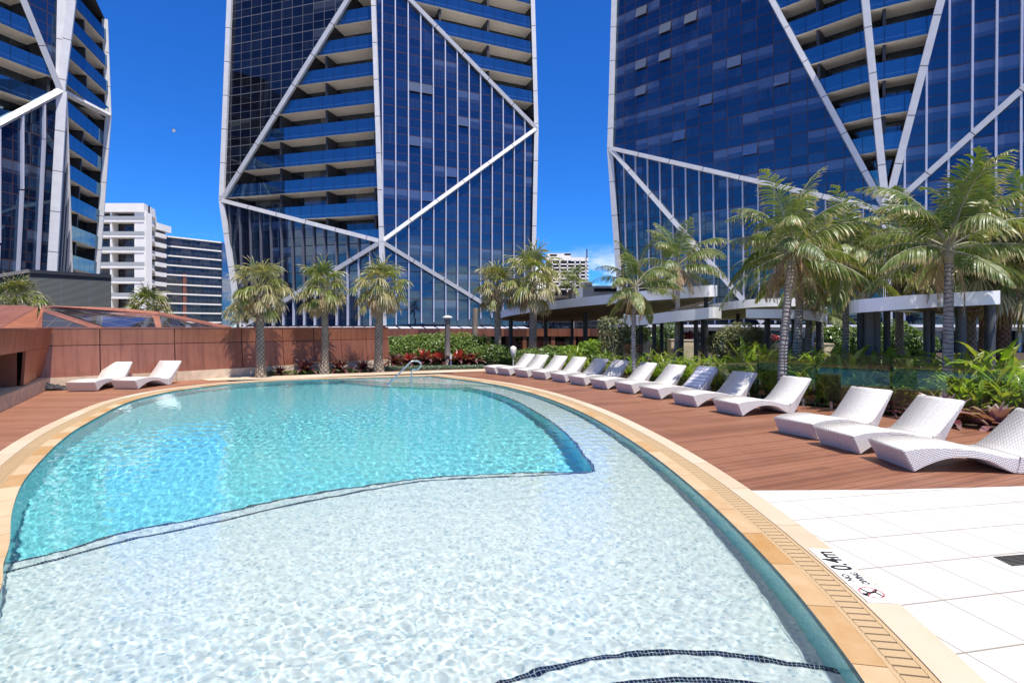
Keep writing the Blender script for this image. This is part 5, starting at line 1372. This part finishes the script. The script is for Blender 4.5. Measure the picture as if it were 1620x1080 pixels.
# --- leafy masses ------------------------------------------------------
def leaf_cloud(name, mat, ells, n_, size, seed, stems=0, flat=.5):
    """ells: list of (centre, radii); leaves lie in the outer shell, facing outward and up"""
    r = random.Random(seed); mb = MB(); wts = [e[1][0]*e[1][1]+e[1][2]*e[1][0] for e in ells]
    for k in range(n_):
        c, rad = r.choices(ells, wts)[0]; u = Vector((r.gauss(0,1), r.gauss(0,1), r.gauss(0,1))).normalized(); f = r.uniform(.72,1.06)**1.0
        p = Vector(c)+Vector((u.x*rad[0], u.y*rad[1], u.z*rad[2]))*f
        if p.z < .02: continue
        nn = (u*(1-flat)+Vector((0,0,1))*flat+Vector((r.uniform(-.7,.7), r.uniform(-.7,.7), r.uniform(-.5,.5)))).normalized()
        a = nn.cross(Vector((r.uniform(-1,1), r.uniform(-1,1), r.uniform(-1,1)))).normalized(); b = nn.cross(a); s = size*r.uniform(.6,1.25)
        v = [p-a*s, p-a*.1*s+b*.42*s+nn*.06*s, p+a*s-nn*.12*s, p-a*.1*s-b*.42*s+nn*.06*s]
        mb.mesh(v, [(0,3,2,1)], 0, False, [[(0,0),(.5,.5),(1,.5),(.5,.5)]])
    if stems:
        for k in range(stems):
            c, rad = r.choice(ells); e = Vector(c)+Vector((r.uniform(-.7,.7)*rad[0], r.uniform(-.7,.7)*rad[1], r.uniform(-.2,.8)*rad[2])); b = Vector((c[0]*.4+r.uniform(-.08,.08), c[1]*.4+r.uniform(-.08,.08), 0))
            mb.tube([b, b.lerp(e,.5)+Vector((r.uniform(-.1,.1),r.uniform(-.1,.1),.1)), e], [.022,.014,.006], 5, 1, False)
    o = mb.build(name, [mat, M['trunk_ring']]); return o
hb = gr(685,578)
hd = leaf_cloud('hedge', M['hedge'], [((x, y, z), (.9,.7,.6)) for x, y, z in ((-2.1,.9,.75),(-1.3,1.0,.85),(-.5,1.0,.9),(.4,1.0,.95),(1.2,1.05,.95),(2.0,1.2,.85),(-2.3,.8,.35),(-1.2,.6,.45),(0,.6,.45),(1.2,.7,.4),(2.2,.9,.35))], 9000, .085, 3)
hd.location = (hb.x, hb.y, 0); tag(hd, 'broad clipped leafy green hedge behind the red bromeliads', 'hedge')
def shrub(label, px, yb, ells, n_, size, mat, seed, stems=10, group=None, name='shrub'):
    g_ = gr(px, yb); o = leaf_cloud(name, M[mat], ells, n_, size, seed, stems); o.location = (g_.x, g_.y, -.02); tag(o, label, 'shrub', group); return o

shrub('dark green bush right of the path lamp, behind the first far lounger', 765, 578, [((-.6,.3,.45),(.7,.6,.45)),((.5,.4,.5),(.8,.6,.5)),((1.2,.5,.45),(.6,.5,.45))], 3600, .085, 'shrub', 11)
shrub('tall grey green open shrub under the narrow pergola', 985, 588, [((-.2,0,1.4),(.8,.6,.8)),((.5,0,1.6),(.6,.5,.6)),((0,0,.7),(.9,.6,.6)),((-.6,.1,1.9),(.4,.4,.35))], 2800, .075, 'grey_shrub', 12, 26)
shrub('tall leafy shrub in front of the dark entrance, right of the shadow-striped lounger', 1172, 597, [((0,0,1.5),(.8,.6,.5)),((.6,.1,1.25),(.6,.5,.5)),((-.55,.1,1.2),(.65,.5,.5)),((0,0,.7),(.9,.6,.55))], 4200, .07, 'grey_shrub', 13, 22)
shrub('leafy green bush behind the far loungers at the large fan palm', 858, 583, [((-.5,.2,.45),(.7,.5,.45)),((.4,.2,.5),(.7,.5,.5))], 2600, .09, 'hedge', 14)
shrub('bright green spreading bush left of the tall grey green shrub', 920, 583, [((-.5,.2,.5),(.8,.6,.5)),((.5,.3,.65),(.8,.6,.6)),((1.2,.2,.45),(.6,.5,.45))], 3400, .10, 'ginger', 15)
shrub('dark leafy shrub mass under the broad pergola', 1420, 566, [((-2,0,1.0),(1.2,.8,1.0)),((0,.2,1.1),(1.3,.8,1.1)),((1.3,0,.8),(1.0,.7,.8)),((-.8,.1,1.5),(.9,.6,.5))], 5200, .13, 'shrub', 16)
shrub('dense dark tree like shrub behind the narrow pergola posts', 1035, 563, [((-1.0,0,1.0),(.9,.7,1.0)),((.8,0,1.1),(1.0,.7,1.0))], 3600, .10, 'shrub', 17)
shrub('broad leaved shrub between the small and the broad pergola', 1322, 566, [((0,0,.9),(.8,.7,.8)),((.3,.1,1.5),(.7,.6,.5)),((-.5,0,1.3),(.5,.5,.5))], 2600, .13, 'shrub', 18)
shrub('red leaved plant growing in the planter beside the dark entrance', 1090, 556, [((0,0,1.2),(.5,.4,.22))], 500, .07, 'brom_red', 19, 0)
shrub('red leaved plant in the planter behind the leaning palm', 1222, 563, [((0,0,1.15),(.45,.3,.2))], 500, .06, 'brom_red', 20, 0)

# --- strap leaved plants --------------------------------------------------
def strap(mb, o, d, L, w, droop, m, r, seg=5):
    d = d.normalized(); q = Vector(o); pts = []; sd0 = d.cross(Vector((0,0,1))); sd0 = sd0.normalized() if sd0.length > .05 else Vector((1,0,0))
    sd0 = (sd0 + Vector((r.uniform(-.4,.4), r.uniform(-.4,.4), r.uniform(-.3,.3)))).normalized()
    for k in range(seg+1):
        pts.append(q.copy()); d = (d+Vector((0,0,-1))*droop*(.3+1.4*k/seg)/seg).normalized(); q = q+d*L/seg
    V = []; U = []; pr_ = (.45,.9,1.0,.85,.5,.04)
    for k, c in enumerate(pts):
        t = (pts[min(k+1,seg)]-pts[max(k-1,0)]).normalized(); s = (sd0-t*sd0.dot(t)).normalized(); nn = s.cross(t); s = s*w*pr_[min(5, round(k*5/seg))]
        V += [c-s+nn*w*.25, c, c+s+nn*w*.25]; f = k/seg; U += [(0,f),(.5,f),(1,f)]
    F_ = []; UU = []
    for k in range(seg):
        for j in (0,1): q_ = (3*k+j, 3*k+j+1, 3*k+4+j, 3*k+3+j); F_.append(q_); UU.append([U[i] for i in q_])
    mb.mesh(V, F_, m, True, UU)
def ginger(seed, hgt=1.45, ns=11):
    r = random.Random(seed); mb = MB()
    for k in range(ns):
        a = r.uniform(0,6.28); b = Vector((r.uniform(-.28,.28), r.uniform(-.28,.28), 0)); lean = Vector((math.cos(a), math.sin(a), 0))*r.uniform(.05,.35); hs_ = hgt*r.uniform(.35,.8)
        top = b+lean*hs_+Vector((0,0,hs_)); mb.tube([b, b.lerp(top,.5), top], [.014,.011,.007], 5, 0, False)
        nl_ = r.randint(4,6)
        for j in range(nl_):
            f = .35+.65*j/(nl_-1); p = b.lerp(top, f); az = a+(j % 2)*math.pi+r.uniform(-.9,.9); el = R(r.uniform(28,72))
            strap(mb, p, Vector((math.cos(az)*math.cos(el), math.sin(az)*math.cos(el), math.sin(el))), r.uniform(.42,.70), r.uniform(.038,.066), r.uniform(.5,1.5), 0 if r.random() < .72 else 1, r)
    o = mb.build('ginger_plant', [M['ginger'], M['ginger_y']]); me = o.data; bpy.data.objects.remove(o); return me
GV = [ginger(s) for s in (1,2,3,4)]
r = random.Random(21); nf_ = len(fp_); kk = 0; gl_ = []
GG = 'long leaved green plants behind the glass fence'
for i in range(nf_):
    pass
def fence_at(s):
    a = 0
    for p, q in zip(fp_, fp_[1:]):
        l = (q-p).length
        if a+l >= s: d = (q-p).normalized(); return p.lerp(q, (s-a)/l), Vector((d.y, -d.x))
        a += l
    return fp_[-1], Vector((0,1))
s_ = .3; tot = sum((q-p).length for p, q in zip(fp_, fp_[1:]))
while s_ < tot-2.0:
    for rowi, (o0, o1) in enumerate(((.35,.6),(.8,1.2),(1.35,1.9),(2.0,2.8))):
        p, nn = fence_at(s_+r.uniform(0,.5)); p = p+nn*r.uniform(o0, o1)
        if s_ > 11 and rowi > 1: continue
        if s_ < 2.6 and rowi == 0: continue
        sc_ = r.uniform(.74,1.06)*(1.0 if s_ < 9 else .72)*(.66 if rowi == 0 else 1.0)
        gl_.append((p, sc_, r.uniform(0,6.28)))
    if 2.6 < s_ < 12:
        p, nn = fence_at(s_+r.uniform(0,.4)); gl_.append((p+nn*r.uniform(.3,.45), r.uniform(.42,.58), r.uniform(0,6.28)))
    s_ += .45 if s_ < 11 else .6
for i, (p, sc_, az) in enumerate(gl_):
    o = link('ginger_plant', GV[i % 4]); o.location = (p.x, p.y, -.03); o.rotation_euler.z = az; o.scale = (sc_,)*3
    tag(o, 'long leaved bright green plant in the bed behind the glass fence', 'plant', GG)
def brom(seed, L, w, n_, inner, outer, droop=1.3):
    r = random.Random(seed); mb = MB(); az = 0
    for k in range(n_):
        f = k/(n_-1); az += 2.4; el = R(75-65*f+r.uniform(-8,8)); strap(mb, Vector((0,0,.05)), Vector((math.cos(az)*math.cos(el), math.sin(az)*math.cos(el), math.sin(el))), L*(.6+.5*f)*r.uniform(.85,1.1), w, droop*r.uniform(.7,1.2)*(.4+f), 0 if f < .35 else 1, r)
    o = mb.build('bromeliad', [inner, outer]); me = o.data; bpy.data.objects.remove(o); return me
BR = brom(1, .55, .055, 26, M['brom_red'], M['brom_dark']); BD = brom(2, .52, .05, 24, M['brom_dark'], M['brom_dark']); BP = brom(3, .85, .085, 26, M['brom_pink'], M['brom_dark'], 1.0); BQ = brom(4, .7, .09, 20, M['brom_pink'], M['brom_pink'], 1.1)
for px, yb, me_, s in ((443,593,BD,1.0),(483,590,BD,1.6),(537,588,BD,1.6),(574,587,BD,1.35)):
    g_ = gr(px, yb); o = link('bromeliad', me_); o.location = (g_.x, g_.y, 0); o.scale = (s,)*3; o.rotation_euler.z = px
    tag(o, {443:'small dark bromeliad beside the leftmost fan palm', 483:'dark purple bromeliad left of the second fan palm', 537:'dark purple bromeliad right of the second fan palm', 574:'dark bromeliad left of the hedge end fan palm'}[px], 'plant', 'dark bromeliads along the copper wall')
for px, yb, me_, s, lb in ((622,581,BD,1.6,'dark red bromeliad at the left end of the row under the hedge'),(645,580,BR,1.5,'red centred bromeliad behind the handrail, second from the left'),(672,579,BR,1.95,'brightest red bromeliad with pale tips under the hedge'),
        (693,579,BR,1.7,'red bromeliad just left of the path lamp'),(725,579,BR,1.9,'red bromeliad just right of the path lamp'),(745,579,BR,1.5,'smallest red bromeliad at the right end of the row')):
    g_ = gr(px, yb); o = link('bromeliad', me_); o.location = (g_.x, g_.y+.15, .08); o.scale = (s,)*3; o.rotation_euler.z = px; tag(o, lb, 'plant', 'red bromeliads under the hedge')
for (x, y), me_, s, lb in (((8.15,8.95+1.2),BP,1.0,'large pinkish bromeliad behind the glass fence at the nearest loungers'),((8.95,8.75),BP,1.1,'large bronze bromeliad behind the glass at the right edge'),((8.55,9.6),BQ,1.0,'pale pink leaved bromeliad between the two bronze ones'),
        ((9.3,9.4),BQ,1.1,'pale pink bromeliad at the frame edge behind the glass'),((7.75,11.35),BD,1.1,'dark bromeliad at the foot of the largest palm')):
    o = link('bromeliad', me_); o.location = (x, y, 0); o.scale = (s,)*3; o.rotation_euler.z = x*3; tag(o, lb, 'plant', 'bromeliads at the right end of the fence')
# low planting
def cover(name, mat, region, n_, size, seed, hgt, label):
    r = random.Random(seed); mb = MB()
    (p0, y0), (p1, y1), dep = region
    for k in range(n_):
        f = r.random(); g_ = gr(p0+(p1-p0)*f, y0+(y1-y0)*f); q = Vector((g_.x, g_.y+r.random()*dep, r.random()*hgt)); a = Vector((r.uniform(-1,1), r.uniform(-1,1), r.uniform(0,1))).normalized(); b = a.cross(Vector((r.uniform(-1,1),r.uniform(-1,1),1))).normalized()*.35
        mb.face([q-a*size, q+b*size, q+a*size, q-b*size])
    o = mb.build(name, M[mat]); o['kind'] = 'stuff'; o['label'] = label; o['category'] = 'ground cover'; return o
cover('ground_cover', 'cover', ((600,584.5),(765,582),.7), 3600, .05, 1, .10, 'low silvery green ground cover along the cream path')
cover('ground_cover', 'hedge', ((360,596),(600,587),.8), 1300, .06, 2, .12, 'sparse low green ground cover at the foot of the copper wall')
